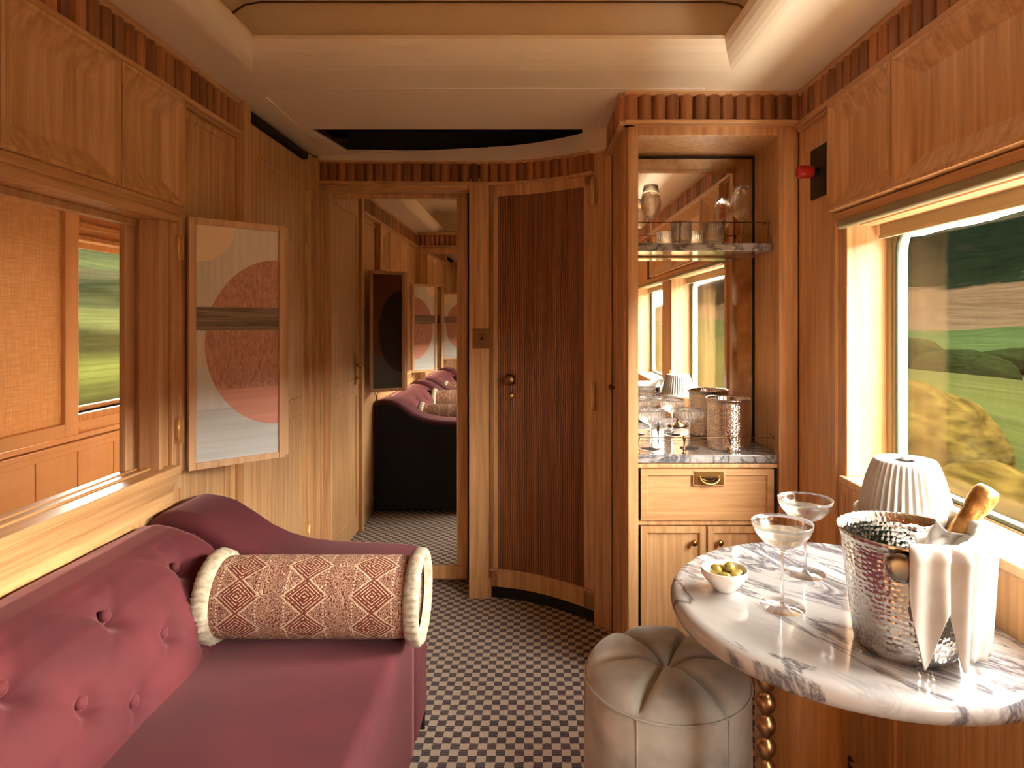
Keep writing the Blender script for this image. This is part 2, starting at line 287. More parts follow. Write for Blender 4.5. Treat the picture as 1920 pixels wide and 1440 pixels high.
# ------------------------------------------------------------------ mesh builder
I_ = lambda u, n, z: (u, n, z)
class MB:
    def __init__(s): s.v = []; s.f = []; s.tone = []; s.uv = {}; s.sm = set()
    def quad(s, a, b, c, d, tone=.5):
        i = len(s.v); s.v += [a, b, c, d]; s.f.append((i, i + 1, i + 2, i + 3)); s.tone.append(tone)
    def poly(s, pts, tone=.5):
        i = len(s.v); s.v += list(pts); s.f.append(tuple(range(i, i + len(pts)))); s.tone.append(tone)
    def box(s, x0, x1, y0, y1, z0, z1, xf=None, tone=.5):
        i = len(s.v)
        P = [(x, y, z) for x in (x0, x1) for y in (y0, y1) for z in (z0, z1)]
        if xf: P = [xf(*p) for p in P]
        s.v += P
        for f in ((0, 1, 3, 2), (4, 6, 7, 5), (0, 4, 5, 1), (2, 3, 7, 6), (0, 2, 6, 4), (1, 5, 7, 3)):
            s.f.append(tuple(i + j for j in f)); s.tone.append(tone)
        return s
    def prism(s, pts, lo, hi, axis='y', xf=None):
        # pts in the plane across `axis`
        n = len(pts); i = len(s.v)
        mk = {'y': lambda p, t: (p[0], t, p[1]), 'z': lambda p, t: (p[0], p[1], t), 'x': lambda p, t: (t, p[0], p[1])}[axis]
        for t in (lo, hi):
            for p in pts:
                q_ = mk(p, t); s.v.append(xf(*q_) if xf else q_)
        for k_ in range(n):
            s.f.append((i + k_, i + (k_ + 1) % n, i + n + (k_ + 1) % n, i + n + k_)); s.tone.append(.5)
        s.f.append(tuple(i + k_ for k_ in range(n))[::-1]); s.tone.append(.5)
        s.f.append(tuple(i + n + k_ for k_ in range(n))); s.tone.append(.5)
        return s
    def grid(s, rows, closed_u=False, uvs=True):
        i = len(s.v); R = len(rows); C = len(rows[0])
        for r in rows: s.v += r
        cc = C if closed_u else C - 1
        for a in range(R - 1):
            for b in range(cc):
                b2 = (b + 1) % C
                fi = len(s.f); s.f.append((i + a * C + b, i + a * C + b2, i + (a + 1) * C + b2, i + (a + 1) * C + b)); s.tone.append(.5)
                s.sm.add(fi)
                s.uv[fi] = ((b / cc, a / (R - 1)), ((b + 1) / cc, a / (R - 1)), ((b + 1) / cc, (a + 1) / (R - 1)), (b / cc, (a + 1) / (R - 1)))
        return s
    def lathe(s, prof, n=48, o=(0, 0, 0), M=None, rf=None):
        rows = []
        for (r, z) in prof:
            row = []
            for k_ in range(n):
                t = 2 * PI * k_ / n; rr = r * (rf(t, z) if rf else 1)
                p = Vector((rr * math.cos(t), rr * math.sin(t), z))
                if M: p = M @ p
                row.append((p.x + o[0], p.y + o[1], p.z + o[2]))
            rows.append(row)
        s.grid(rows, True)
        return s
    def tube(s, pts, r, n=10, cap=True):
        pts = [Vector(p) for p in pts]; rows = []
        for k_, p in enumerate(pts):
            d = (pts[min(k_ + 1, len(pts) - 1)] - pts[max(k_ - 1, 0)]).normalized()
            up = Vector((0, 0, 1)) if abs(d.z) < .9 else Vector((1, 0, 0))
            a = d.cross(up).normalized(); b = d.cross(a).normalized()
            rr = r[k_] if isinstance(r, (list, tuple)) else r
            rows.append([tuple(p + a * rr * math.cos(2 * PI * j / n) + b * rr * math.sin(2 * PI * j / n)) for j in range(n)])
        if cap:
            rows = [[tuple(pts[0])] * n] + rows + [[tuple(pts[-1])] * n]
        s.grid(rows, True); return s
    def build(s, name, mat, parent=None, bevel=0, seg=2, loc=None, weld=None, smooth=False, ang=35):
        me = bpy.data.meshes.new(name); me.from_pydata([tuple(v) for v in s.v], [], s.f); me.update()
        at = me.attributes.new('tone', 'FLOAT', 'FACE')
        for k_, t in enumerate(s.tone): at.data[k_].value = t
        if s.uv:
            ul = me.uv_layers.new(name='UVMap')
            for p in me.polygons:
                if p.index in s.uv:
                    for li, c in zip(p.loop_indices, s.uv[p.index]): ul.data[li].uv = c
        for p in me.polygons: p.use_smooth = smooth or (p.index in s.sm)
        bm = bmesh.new(); bm.from_mesh(me)
        if weld is None: weld = bool(s.sm)
        if weld: bmesh.ops.remove_doubles(bm, verts=bm.verts, dist=1e-5)
        bmesh.ops.recalc_face_normals(bm, faces=bm.faces)
        bm.to_mesh(me); bm.free()
        me.materials.append(mat)
        o = bpy.data.objects.new(name, me); COL.objects.link(o)
        if loc: o.location = loc
        if parent: o.parent = parent
        if bevel:
            b = o.modifiers.new('bevel', 'BEVEL'); b.width = bevel; b.segments = seg; b.limit_method = 'ANGLE'; b.angle_limit = math.radians(ang)
            for p in me.polygons: p.use_smooth = True
            try: b.harden_normals = True
            except Exception: pass
        return o
def thing(name, label, cat, loc=(0, 0, 0), rotz=0, group=None, rot=None):
    o = bpy.data.objects.new(name, None); COL.objects.link(o); o.location = loc
    o.rotation_euler = rot or (0, 0, rotz); o['label'] = label; o['category'] = cat; o.empty_display_size = .05
    if group: o['group'] = group
    return o
def tag(o, label, cat, group=None, kind=None):
    o['label'] = label; o['category'] = cat
    if group: o['group'] = group
    if kind: o['kind'] = kind
    return o
def struct(o, label=None, cat=None):
    o['kind'] = 'structure'
    if label: o['label'] = label; o['category'] = cat
    return o
def dup(root, loc, label=None, rotz=None, group=None):
    r = root.copy(); COL.objects.link(r); r.location = loc
    if label: r['label'] = label
    if group: r['group'] = group
    if rotz is not None: r.rotation_euler = (0, 0, rotz)
    for ch in list(root.children):
        c = ch.copy(); COL.objects.link(c); c.parent = r
        for g in ch.children:
            d = g.copy(); COL.objects.link(d); d.parent = c
    return r
# path tools (plan polylines; room side is to the right hand of travel)
def dense(path, n):
    P = [Vector(p) for p in path]; L = [0]
    for a, b in zip(P, P[1:]): L.append(L[-1] + (b - a).length)
    out = []
    for k_ in range(n + 1):
        t = L[-1] * k_ / n; j = 0
        while j < len(L) - 2 and L[j + 1] < t: j += 1
        f = (t - L[j]) / max(L[j + 1] - L[j], 1e-9); out.append(P[j].lerp(P[j + 1], f))
    return out
def normals(P):
    N = []
    for k_ in range(len(P)):
        d = (P[min(k_ + 1, len(P) - 1)] - P[max(k_ - 1, 0)]).normalized(); N.append(Vector((d.y, -d.x)))
    return N
def lerp(a, b, t): return a + (b - a) * t
def zz(z, t): return lerp(z[0], z[1], t) if isinstance(z, tuple) else z
def bar(mb, path, n0, n1, z0, z1, n=None):
    n = n or max(1, len(path) - 1); P = dense(path, n) if n != len(path) - 1 else [Vector(p) for p in path]; N = normals(P)
    rows = []
    for k_, (p, nn) in enumerate(zip(P, N)):
        t = k_ / n; a = p + nn * n0; b = p + nn * n1
        rows.append([(a.x, a.y, zz(z0, t)), (b.x, b.y, zz(z0, t)), (b.x, b.y, zz(z1, t)), (a.x, a.y, zz(z1, t))])
    i = len(mb.v)
    for r in rows: mb.v += r
    for k_ in range(n):
        for j in range(4):
            j2 = (j + 1) % 4; mb.f.append((i + 4 * k_ + j, i + 4 * k_ + j2, i + 4 * k_ + 4 + j2, i + 4 * k_ + 4 + j)); mb.tone.append(.5)
    mb.f.append((i, i + 1, i + 2, i + 3)); mb.tone.append(.5)
    e = i + 4 * n; mb.f.append((e + 3, e + 2, e + 1, e)); mb.tone.append(.5)
def ribs(mb, path, width, h, z0, z1, base=0.0):
    P0 = [Vector(p) for p in path]; L = sum((b - a).length for a, b in zip(P0, P0[1:])); cnt = max(1, round(L / width)); sub = 8
    P = dense(path, cnt * sub); N = normals(P)
    for r in range(cnt):
        tone = random.random()
        for j in range(sub):
            k_ = r * sub + j
            def pt(kk, jj, z):
                u = 2 * jj / sub - 1; off = base + h * math.sqrt(max(0, 1 - u * u)); p = P[kk] + N[kk] * off; t = kk / (cnt * sub)
                return (p.x, p.y, zz(z, t))
            mb.sm.add(len(mb.f))
            mb.quad(pt(k_, j, z0), pt(k_ + 1, j + 1, z0), pt(k_ + 1, j + 1, z1), pt(k_, j, z1), tone)
# recessed panel in wall coordinates (u along, n out, z up)
def recess(mb, xf, u0, u1, z0, z1, fw, bw, depth, th=.012):
    # thin raised lip, bevel falling inwards, flat field
    a = [(u0, z0), (u1, z0), (u1, z1), (u0, z1)]
    def ins(d): return [(u0 + d, z0 + d), (u1 - d, z0 + d), (u1 - d, z1 - d), (u0 + d, z1 - d)]
    L = [(a, 0), (a, th), (ins(fw), th), (ins(fw + .004), th - .006), (ins(fw + bw), th - .006 - depth)]
    for (A, na), (B, nb) in zip(L, L[1:]):
        for k_ in range(4):
            k2 = (k_ + 1) % 4
            mb.quad(xf(A[k_][0], na, A[k_][1]), xf(A[k2][0], na, A[k2][1]), xf(B[k2][0], nb, B[k2][1]), xf(B[k_][0], nb, B[k_][1]))
    A, na = L[-1]; mb.quad(*[xf(p[0], na, p[1]) for p in A])
XL = lambda u, n, z: (-1.10 + n, u, z)
XR = lambda u, n, z: (.96 - n, u, z)

# ------------------------------------------------------------------ floor and ceiling
mb = MB(); mb.box(-1.95, 1.2, -1.5, 3.45, -.06, 0); struct(mb.build('floor', M_carpet))
C_fit = lambda x: 3.03 + (x + .207) * (-.2546) + (x + .207) * (x - .045) * (-.9)
curve = []
for k_ in range(25):
    x = -.207 + (.262 + .207) * k_ / 24
    x1, x2, x3 = -.207, .045, .262; y1, y2, y3 = 3.03, 2.94, 2.77
    y = y1 * (x - x2) * (x - x3) / ((x1 - x2) * (x1 - x3)) + y2 * (x - x1) * (x - x3) / ((x2 - x1) * (x2 - x3)) + y3 * (x - x1) * (x - x2) / ((x3 - x1) * (x3 - x2))
    curve.append((x, y))
ceil = MB()
Zc = 2.13
def cq(*p): ceil.poly([(a, b, Zc) for a, b in p])
cq((-1.2, -1.5), (-.93, -1.5), (-.93, 2.113), (-1.2, 2.113)); cq((.66, -1.5), (1.2, -1.5), (1.2, 2.113), (.66, 2.113))
cq((-.93, -1.5), (.66, -1.5), (.66, .15), (-.93, .15))
cq((-1.2, 2.113), (-.93, 2.113), (.66, 2.113), (1.2, 2.113), (1.2, 2.72), (.211, 2.72), (-.952, 2.72), (-1.2, 2.72))
Bk = [(-.90, 3.086), (-.6, 3.10), (-.3, 3.10), (-.13, 3.07), (.0, 3.01), (.12, 2.94), (.223, 2.86)]
cq((-1.2, 2.72), (-.952, 2.72), (-.90, 3.086), (-.90, 3.45), (-1.2, 3.45))
for a, b in zip(Bk, Bk[1:]): cq(a, b, (b[0], 3.45), (a[0], 3.45))
cq((.211, 2.72), (1.2, 2.72), (1.2, 3.45), (.223, 3.45), (.223, 2.86))
co = ceil.build('ceiling', M_cream); md = co.modifiers.new('s', 'SOLIDIFY'); md.thickness = .012; md.offset = 1 if False else -1
struct(co)
for p_ in co.data.polygons:
    if p_.normal.z > 0: md.offset = -1; break
# force flat ceiling normals downward then thicken upward
bm = bmesh.new(); bm.from_mesh(co.data)
for f in bm.faces:
    if f.normal.z > 0: f.normal_flip()
bm.to_mesh(co.data); bm.free()
# lip of the raised coffer
mb = MB()
ox0, ox1, oy0, oy1 = -.93, .66, .15, 2.113
prof = [(0, 0), (.022, .001), (.045, .006), (.065, .014), (.085, .026), (.10, .040), (.108, .056), (.108, .066), (.100, .072), (0, .072)]
rows = []
for (d, h) in prof:
    dx = d * .65; rows.append([(ox0 + dx, oy0 + d, Zc + h), (ox1 - dx, oy0 + d, Zc + h), (ox1 - dx, oy1 - d * 1.33, Zc + h), (ox0 + dx, oy1 - d * 1.33, Zc + h)])
for A, B in zip(rows, rows[1:]):
    for j in range(4):
        j2 = (j + 1) % 4; mb.sm.add(len(mb.f)); mb.quad(A[j], A[j2], B[j2], B[j])
o = mb.build('coffer_lip', M_cream, co, weld=False); 
# vault above the lip
mb = MB()
vp = [(-1.02, 2.19), (-1.02, 2.28), (-1.0, 2.33), (-.955, 2.362), (-.90, 2.372), (.62, 2.372), (.68, 2.362), (.72, 2.33), (.745, 2.28), (.745, 2.19)]
for a, b in zip(vp, vp[1:]): mb.quad((a[0], .1, a[1]), (b[0], .1, b[1]), (b[0], 2.12, b[1]), (a[0], 2.12, a[1]))
mb.poly([(a, 2.12, b) for a, b in vp]); mb.poly([(a, .1, b) for a, b in vp])
mb.build('coffer_vault', M_cream, co)
mb = MB(); mb.tube([(a, 2.114, b) for a, b in vp[1:-1]], .004, 6); mb.build('vault_bead', plain('taupe_bead', srgb(110, 84, 56), .5), co)
# recessed black grille
mb = MB(); mb.box(-1.0, .3, 2.70, 3.2, Zc + .1, Zc + .12)
for a, b in zip(Bk, Bk[1:]): mb.quad((a[0], a[1] + .004, Zc + .003), (b[0], b[1] + .004, Zc + .003), (b[0], b[1] + .004, Zc + .1), (a[0], a[1] + .004, Zc + .1))
mb.quad((-.96, 2.716, Zc + .003), (.215, 2.716, Zc + .003), (.215, 2.716, Zc + .11), (-.96, 2.716, Zc + .11))
mb.build('grille_recess', M_black, co)
mb = MB(); mb.tube([(-.952, 2.72, Zc)] + [(a, b, Zc) for a, b in Bk] + [(.211, 2.72, Zc)], .0035, 6)
mb.build('grille_trim', M_cream, co)
mb = MB()
for p in ([(-1.05, 2.234, Zc), (.60, 2.234, Zc)], [(-.969, 2.325, Zc), (-.99, 2.92, Zc)], [(.27, 2.40, Zc), (.262, 2.75, Zc)]): mb.tube(p, .003, 6)
mb.build('panel_joint', plain('pale_joint', srgb(252, 240, 222), .4), co)

# ------------------------------------------------------------------ left wall (towards the corridor)
wl = MB(); WY0, WY1, WZ0, WZ1 = .80, 1.894, .88, 1.615
wl.box(-1.19, -1.10, -1.5, WY0, 0, 2.3); wl.box(-1.19, -1.10, WY1, 3.45, 0, 2.3)
wl.box(-1.19, -1.10, WY0, WY1, 0, WZ0); wl.box(-1.19, -1.10, WY0, WY1, WZ1, 2.3)
walll = struct(wl.build('wall_left', MW['z']))
lw = [(-1.10, .47), (-1.10, 2.357)]
mb = MB(); ribs(mb, lw, .047, .021, 2.012, 2.112, .004); mb.build('fluted_frieze', MWr, walll, weld=False)
mb = MB(); bar(mb, lw, 0, .026, 2.110, 2.13); bar(mb, lw, 0, .03, 1.998, 2.014); bar(mb, lw, 0, .018, 1.988, 1.998)
mb.build('cornice_moulding', MW['y'], walll, .003)
mb = MB(); mb.box(-1.10, -1.098, .80, 1.957, 1.66, 1.995); mb.build('locker_shadow_gap', M_gap, walll)
mb = MB(); mb.box(-1.10, -1.065, 2.357, 2.415, 0, 2.13); mb.build('door_post', MW['z'], walll, .003)
# plain upright panel between the window and the door, with a beaded surround
mb = MB(); mb.box(-1.10, -1.094, 1.985, 2.35, .1, 1.985); mb.box(-1.10, -1.088, 1.985, 2.27, 1.955, 1.975)
mb.box(-1.10, -1.088, 2.262, 2.272, .2, 1.975)
for yy in (2.30, 2.33): mb.box(-1.10, -1.09, yy, yy + .006, .1, 1.985)
mb.build('flat_panel', MW['z'], walll, .002)
# overhead lockers on the left wall
for (a, b, lab) in ((.92, 1.268, 'oak locker door with recessed panel above the corridor window, nearest the camera'),
                    (1.274, 1.645, 'wide oak overhead locker door at the upper left corner of the picture'),
                    (1.652, 1.955, 'narrow oak overhead locker door above the left window and beside the flat wall panel')):
    t = thing('overhead_locker', lab, 'locker', (-1.10, (a + b) / 2, 1.66), group='lockers above the left window')
    xf = lambda u, n, z, c=(a + b) / 2: (n, u - c, z - 1.66)
    mb = MB(); recess(mb, xf, a, b, 1.665, 1.990, .010, .056, .030, .040); mb.build('door_panel', MW['z'], t, weld=False)
    mb = MB(); mb.box(.0, .026, a - (a + b) / 2 + .003, a - (a + b) / 2 + .011, .005, .33)
    mb.build('edge_bead', MW['z'], t, .002)
# window in the left wall
w1 = MB()
bar(w1, [(-1.10, .70), (-1.10, 1.96)], 0, .030, 1.640, 1.665); bar(w1, [(-1.10, .70), (-1.10, 1.96)], 0, .022, 1.615, 1.642)
win1 = struct(w1.build('window_1', MW['y'], None, .003))
mb = MB(); mb.box(-1.10, -1.088, 1.93, 1.985, .80, 1.985 - .33); mb.box(-1.19, -1.10, WY1 - .012, WY1, WZ0, WZ1); mb.box(-1.15, -1.088, WY1 - .03, WY1 - .012, WZ0, WZ1); mb.build('jamb', MWl, win1, .003)
mb = MB(); mb.box(-1.195, -1.06, .70, 1.93, .858, .884); mb.box(-1.125, -1.115, .80, 1.87, .88, .890); mb.box(-1.165, -1.155, .80, 1.87, .88, .888)
mb.build('window_sill', MW['y'], win1, .004)
mb = MB(); mb.prism([(-1.10, .76), (-1.088, .76), (-1.088, .80), (-1.065, .858), (-1.10, .858)], .62, 1.93, 'y'); mb.build('apron', MW['y'], win1)
mb = MB(); mb.box(-1.176, -1.172, WY0, WY1 - .01, WZ0, WZ1); mb.build('pane', M_pane, win1)
mb = MB(); mb.box(-1.188, -1.168, WY1 - .06, WY1 - .012, WZ0, WZ1); mb.box(-1.188, -1.16, WY0, WY1, WZ1 - .02, WZ1)
mb.build('sash', MWl, win1, .003)

# corridor beyond: outer wall, its window, the blind
XC = -1.85
cw = MB(); cy0, cy1, cz0, cz1 = 2.56, 3.32, .94, 1.645; by0, by1 = .8, 2.40
cw.box(XC - .1, XC, -1.5, by0, 0, 2.3); cw.box(XC - .1, XC, by1, cy0, 0, 2.3); cw.box(XC - .1, XC, cy1, 3.45, 0, 2.3)
cw.box(XC - .1, XC, by0, by1, 0, .94); cw.box(XC - .1, XC, cy0, cy1, 0, cz0); cw.box(XC - .1, XC, by0, by1, 1.66, 2.3); cw.box(XC - .1, XC, cy0, cy1, cz1, 2.3)
wc = struct(cw.build('wall_corridor', MWc))
mb = MB(); y = .6
while y < 3.3: mb.box(XC, XC + .012, y + .002, y + .216, .1, .79); y += .2205
mb.build('board_panelling', MWc, wc, .002)
mb = MB(); mb.box(XC, XC + .03, .5, 3.4, .815, .835); mb.box(XC, XC + .02, .5, 3.4, .79, .815); mb.box(XC, XC + .022, .5, 3.4, .84, .862)
mb.build('chair_rail', MWc, wc, .003)
w2 = MB()
w2.box(XC, XC + .02, cy0 - .025, cy0 + .01, cz0 - .078, 1.75); w2.box(XC, XC + .02, cy1 - .01, cy1 + .03, cz0 - .05, 1.75)
w2.box(XC, XC + .02, cy0, cy1, cz1, cz1 + .02); w2.box(XC, XC + .03, cy0, cy1, cz1 + .045, cz1 + .07)
w2.box(XC - .06, XC - .04, cy0, cy1, cz0, cz0 + .02); w2.box(XC - .06, XC - .04, cy0, cy1, cz1 - .025, cz1)
w2.box(XC - .08, XC + .02, cy0, cy1, cz0 - .03, cz0)
win2 = struct(w2.build('window_2', MWl, None, .003))
mb = MB(); mb.box(XC - .055, XC - .051, cy0, cy1, cz0, cz1); mb.build('pane', M_pane, win2)
w3 = MB(); w3.box(XC - .05, XC - .03, by0, by1, .94, .96); w3.box(XC - .05, XC - .03, by0, by1, 1.64, 1.66)
win3 = struct(w3.build('window_3', MWl, None, .003)); mb = MB(); mb.box(XC - .055, XC - .051, by0, by1, .94, 1.66); mb.build('pane', M_pane, win3)
bl = thing('linen_blind', 'orange woven linen blind panel in a timber frame in the corridor beyond the left window', 'blind', (XC + .035, 1.6, .87))
mb = MB(); mb.box(0, .004, -.72, .858, .045, .98); mb.build('linen_fabric', M_linen, bl)
mb = MB(); mb.box(-.01, .02, .855, .93, 0, 1.0); mb.box(-.01, .02, -.72, .855, 0, .05); mb.box(-.01, .02, -.78, -.72, 0, 1.0); mb.box(-.01, .02, -.72, .855, .975, 1.02)
mb.build('blind_frame', MWc, bl, .004)
mb = MB(); mb.box(-1.95, -1.19, -1.5, 3.45, 2.13, 2.16); struct(mb.build('ceiling_corridor', M_cream))
mb = MB(); mb.box(-1.95, -1.19, 3.40, 3.45, 0, 2.13); mb.box(-1.95, -1.19, -1.5, -1.45, 0, 2.13); struct(mb.build('wall_corridor_end', MW['z']))

# door in the left wall
d1 = thing('door_1', 'oak panelled door at the far end of the left wall', 'door', (-1.10, 2.725, 0)); d1['kind'] = 'structure'
xf = lambda u, n, z: (n, u - 2.725, z)
mb = MB(); mb.box(.0, .02, -.285, .315, .02, 2.07); recess(mb, lambda u, n, z: (n + .012, u - 2.725, z), 2.49, 2.975, .95, 1.965, .014, .03, .006, .012); recess(mb, lambda u, n, z: (n + .012, u - 2.725, z), 2.49, 2.975, .12, .88, .014, .03, .006, .012)
mb.build('door_leaf', MW['z'], d1, weld=False)
mb = MB(); mb.box(.0, .035, .315, .36, 0, 2.11); mb.box(0, .05, .385, .41, 0, 2.11); mb.box(0, .03, .36, .49, 0, 2.11); mb.build('door_jamb', MW['z'], d1, .004)
mb = MB(); mb.box(.0, .03, -.30, .36, 2.085, 2.112); mb.build('top_gap', M_gap, d1)
for z0 in (1.87, 1.63, .3):
    mb = MB(); mb.box(.02, .034, .300, .318, z0 - .06, z0 + .06); mb.tube([(.036, .309, z0 - .06), (.036, .309, z0 + .06)], .005, 8); mb.build('hinge', M_brassl, d1)
mb = MB(); mb.box(.022, .028, -.215, -.185, .93, 1.12); mb.tube([(.02, -.2, 1.05), (.06, -.2, 1.05), (.07, -.19, 1.05), (.07, -.09, 1.05)], .008); mb.tube([(.02, -.2, .97), (.05, -.2, .97)], .008)
mb.box(.045, .052, -.215, -.185, .962, .978)
mb.build('lever_handle', M_brass, d1)

# ------------------------------------------------------------------ end wall with mirror door, post and curved reeded door
we = MB(); we.box(-1.19, .30, 3.25, 3.45, 0, 2.3); we.box(.30, 1.2, 2.86, 3.45, 0, 2.3)
wend = struct(we.build('wall_end', MW['z']))
fz = [(-1.06, 3.185), (-.207, 3.035)]
mb = MB(); ribs(mb, fz, .047, .021, (2.008, 1.970), (2.100, 2.058)); 
ribs(mb, curve, .045, .021, (1.968, 1.960), (2.058, 2.040)); mb.build('fluted_frieze', MWr, wend, weld=False)
mb = MB()
for (z0, z1, n1) in (((2.098, 2.056), (2.112, 2.070), .02), ((1.994, 1.956), (2.010, 1.972), .022)): bar(mb, fz, -.02, n1, z0, z1, 12)
for (z0, z1, n1) in (((2.056, 2.038), (2.070, 2.052), .02), ((1.956, 1.948), (1.970, 1.962), .022)): bar(mb, curve, -.02, n1, z0, z1, 24)
bar(mb, fz, -.08, -.004, (1.95, 1.94), (2.11, 2.07), 12)
bar(mb, curve, -.08, -.004, 1.93, (2.07, 2.05), 24)
mb.build('cornice_moulding', MW['x'], wend, .002)
mb = MB(); bar(mb, fz, -.02, .026, (2.110, 2.068), 2.132, 12); bar(mb, curve, -.02, .026, (2.068, 2.052), 2.132, 24); bar(mb, [(.262, 2.77), (.33, 2.70)], -.02, .026, 2.04, 2.132)
mb.build('ceiling_fascia', M_cream, wend)
mb = MB(); mb.box(-.305, -.209, 3.032, 3.25, 0, 1.99); mb.box(-.305, -.20, 3.028, 3.25, 0, .10); mb.build('post', MW['z'], wend, .003)
mb = MB(); mb.box(-1.10, -1.058, 3.17, 3.25, 0, 2.11); mb.box(-1.058, -1.05, 3.185, 3.25, 0, 2.0)
mb.prism([(.262, 2.772), (.330, 2.700), (.40, 2.9), (.28, 2.9)], 0, 2.05, 'z'); mb.build('corner_post', MW['z'], wend, .003)
# mirror door
d2 = thing('door_2', 'full length mirror door in an oak frame at the end of the room', 'door', (-.69, 3.20, 0)); d2['kind'] = 'structure'
mb = MB()
for (a, b, c, d) in ((-.365, -.314, .095, 1.926), (.309, .362, .095, 1.926), (-.365, .362, 1.926, 1.985), (-.365, .362, .03, .095)):
    mb.box(a, b, -.012, .04, c, d)
mb.build('door_frame', MW['z'], d2, .004)
mb = MB(); mb.box(-.315, .31, -.002, .03, .094, 1.927); mb.build('mirror', M_mirror, d2)
mb = MB(); mb.box(-.378, -.367, 0, .045, .02, 1.995); mb.box(.364, .375, 0, .045, .02, 1.995); mb.build('door_gap', M_gap, d2)
# curved door
d3 = thing('door_3', 'curved reeded oak door with brass knob beside the bar', 'door', (0, 0, 0)); d3['kind'] = 'structure'
inner = curve[1:-1]
mb = MB(); bar(mb, curve[:2], -.03, .0, .06, 1.955); bar(mb, curve[:3], -.03, .0, .06, 1.955, 2); bar(mb, curve[-3:], -.03, .0, .06, 1.955, 2)
bar(mb, curve, -.03, .0, 1.905, 1.955, 24); bar(mb, curve, -.03, .0, .06, .14, 24); bar(mb, curve, -.03, .006, .135, .145, 24)
mb.build('door_frame', MW['z'], d3)
mb = MB(); ribs(mb, curve[2:-2], .0118, .0065, .14, 1.91, -.008); mb.build('reeded_panel', MWd, d3, weld=False)
mb = MB(); bar(mb, curve, -.06, -.02, 0, .06, 24); mb.build('dark_plinth', M_black, d3)
# knob on the curved door
def curv(x): return min(curve, key=lambda p: abs(p[0] - x))
kx = -.107; ky = curv(kx)[1]
mb = MB(); R = Matrix.Rotation(PI / 2, 4, 'X')
mb.lathe([(0, 0), (.012, 0), (.012, .008), (.007, .014), (.008, .022), (.022, .030), (.027, .042), (.024, .054), (.012, .061), (0, .062)], 24, (kx, ky - .0, 1.043), R)
mb.build('knob', M_brassd, d3)
mb = MB(); mb.lathe([(0, 0), (.015, 0), (.015, .006), (.010, .010), (0, .010)], 20, (kx + .003, ky - .0, .963), R); mb.build('keyhole_plate', M_brass, d3)
for z0 in (1.905 - .03, .99): 
    mb = MB(); mb.tube([(.259, 2.757, z0 - .06), (.259, 2.757, z0 + .06)], .006, 8); mb.box(.25, .262, 2.76, 2.775, z0 - .06, z0 + .06); mb.build('hinge', M_brassl, d3)
# key switch on the post
t = thing('key_switch', 'square bronze key switch plate on the post left of the curved door', 'switch', (-.247, 3.03, 1.232))
mb = MB(); mb.box(-.041, .041, -.005, .002, -.046, .046); mb.build('plate', M_bronze, t, .002)
mb = MB(); mb.lathe([(0, 0), (.008, 0), (.008, .006), (0, .006)], 16, (.004, -.004, 0), R); mb.box(-.012, .018, -.0065, -.004, .018, .021); mb.build('keyhole', M_gap, t)

# ------------------------------------------------------------------ bar cabinet
bc = thing('bar_cabinet', 'built-in oak bar cabinet with mirrored back, drawer and cupboard doors', 'cabinet', (0, 0, 0))
F0 = 2.303
mb = MB()
mb.box(.341, .378, F0, F0 + .04, 0, 2.02)       # left stile
mb.box(.884, .953, F0, F0 + .04, 0, 2.02)       # right stile
mb.box(.378, .884, F0, F0 + .04, 1.985, 2.02)   # top rail
mb.box(.378, .884, F0 + .01, F0 + .04, .785, .80)
mb.box(.378, .884, F0 + .01, F0 + .04, .578, .598)
mb.box(.378, .884, F0 + .02, F0 + .04, 0, .06)
mb.box(.896, .93, F0 + .03, 2.62, 0, 2.02)       # inner right side
mb.box(.341, .36, F0 + .03, 2.62, 0, 2.02)
mb.box(.36, .90, F0 + .03, 2.62, 1.99, 2.02)
mb.box(.36, .90, 2.605, 2.64, 0, 2.02)
mb.build('carcass', MW['z'], bc, .003)
mb = MB(); mb.prism([(.335, 2.72), (.341, F0 + .002), (.352, F0 + .002), (.352, 2.72)], 0, 2.03, 'z')
for yy in (2.36, 2.40, 2.47, 2.58): mb.box(.332, .342, yy, yy + .012, 0, 2.02)
mb.build('side_panel', MW['z'], bc, .002)
mb = MB(); fp = [(.325, 2.83), (.325, 2.28)]; fp2 = [(.325, 2.28), (.958, 2.28)]
ribs(mb, fp, .05, .021, 2.030, 2.118); ribs(mb, fp2, .0505, .021, 2.030, 2.118); mb.build('fluted_frieze', MWr, bc, weld=False)
mb = MB(); 
for p in (fp, fp2):
    bar(mb, p, -.04, .018, 2.114, 2.13); bar(mb, p, -.04, .018, 2.016, 2.031); bar(mb, p, -.045, -.001, 2.02, 2.13)
mb.build('cornice', MW['x'], bc, .003)
mb = MB(); mb.box(.378, .3855, F0 + .012, F0 + .03, .06, .80); mb.build('shadow_gap', M_gap, bc)
mb = MB(); mb.box(.868, .884, F0 + .02, F0 + .036, .60, .785); mb.build('shadow_gap', M_gap, bc)
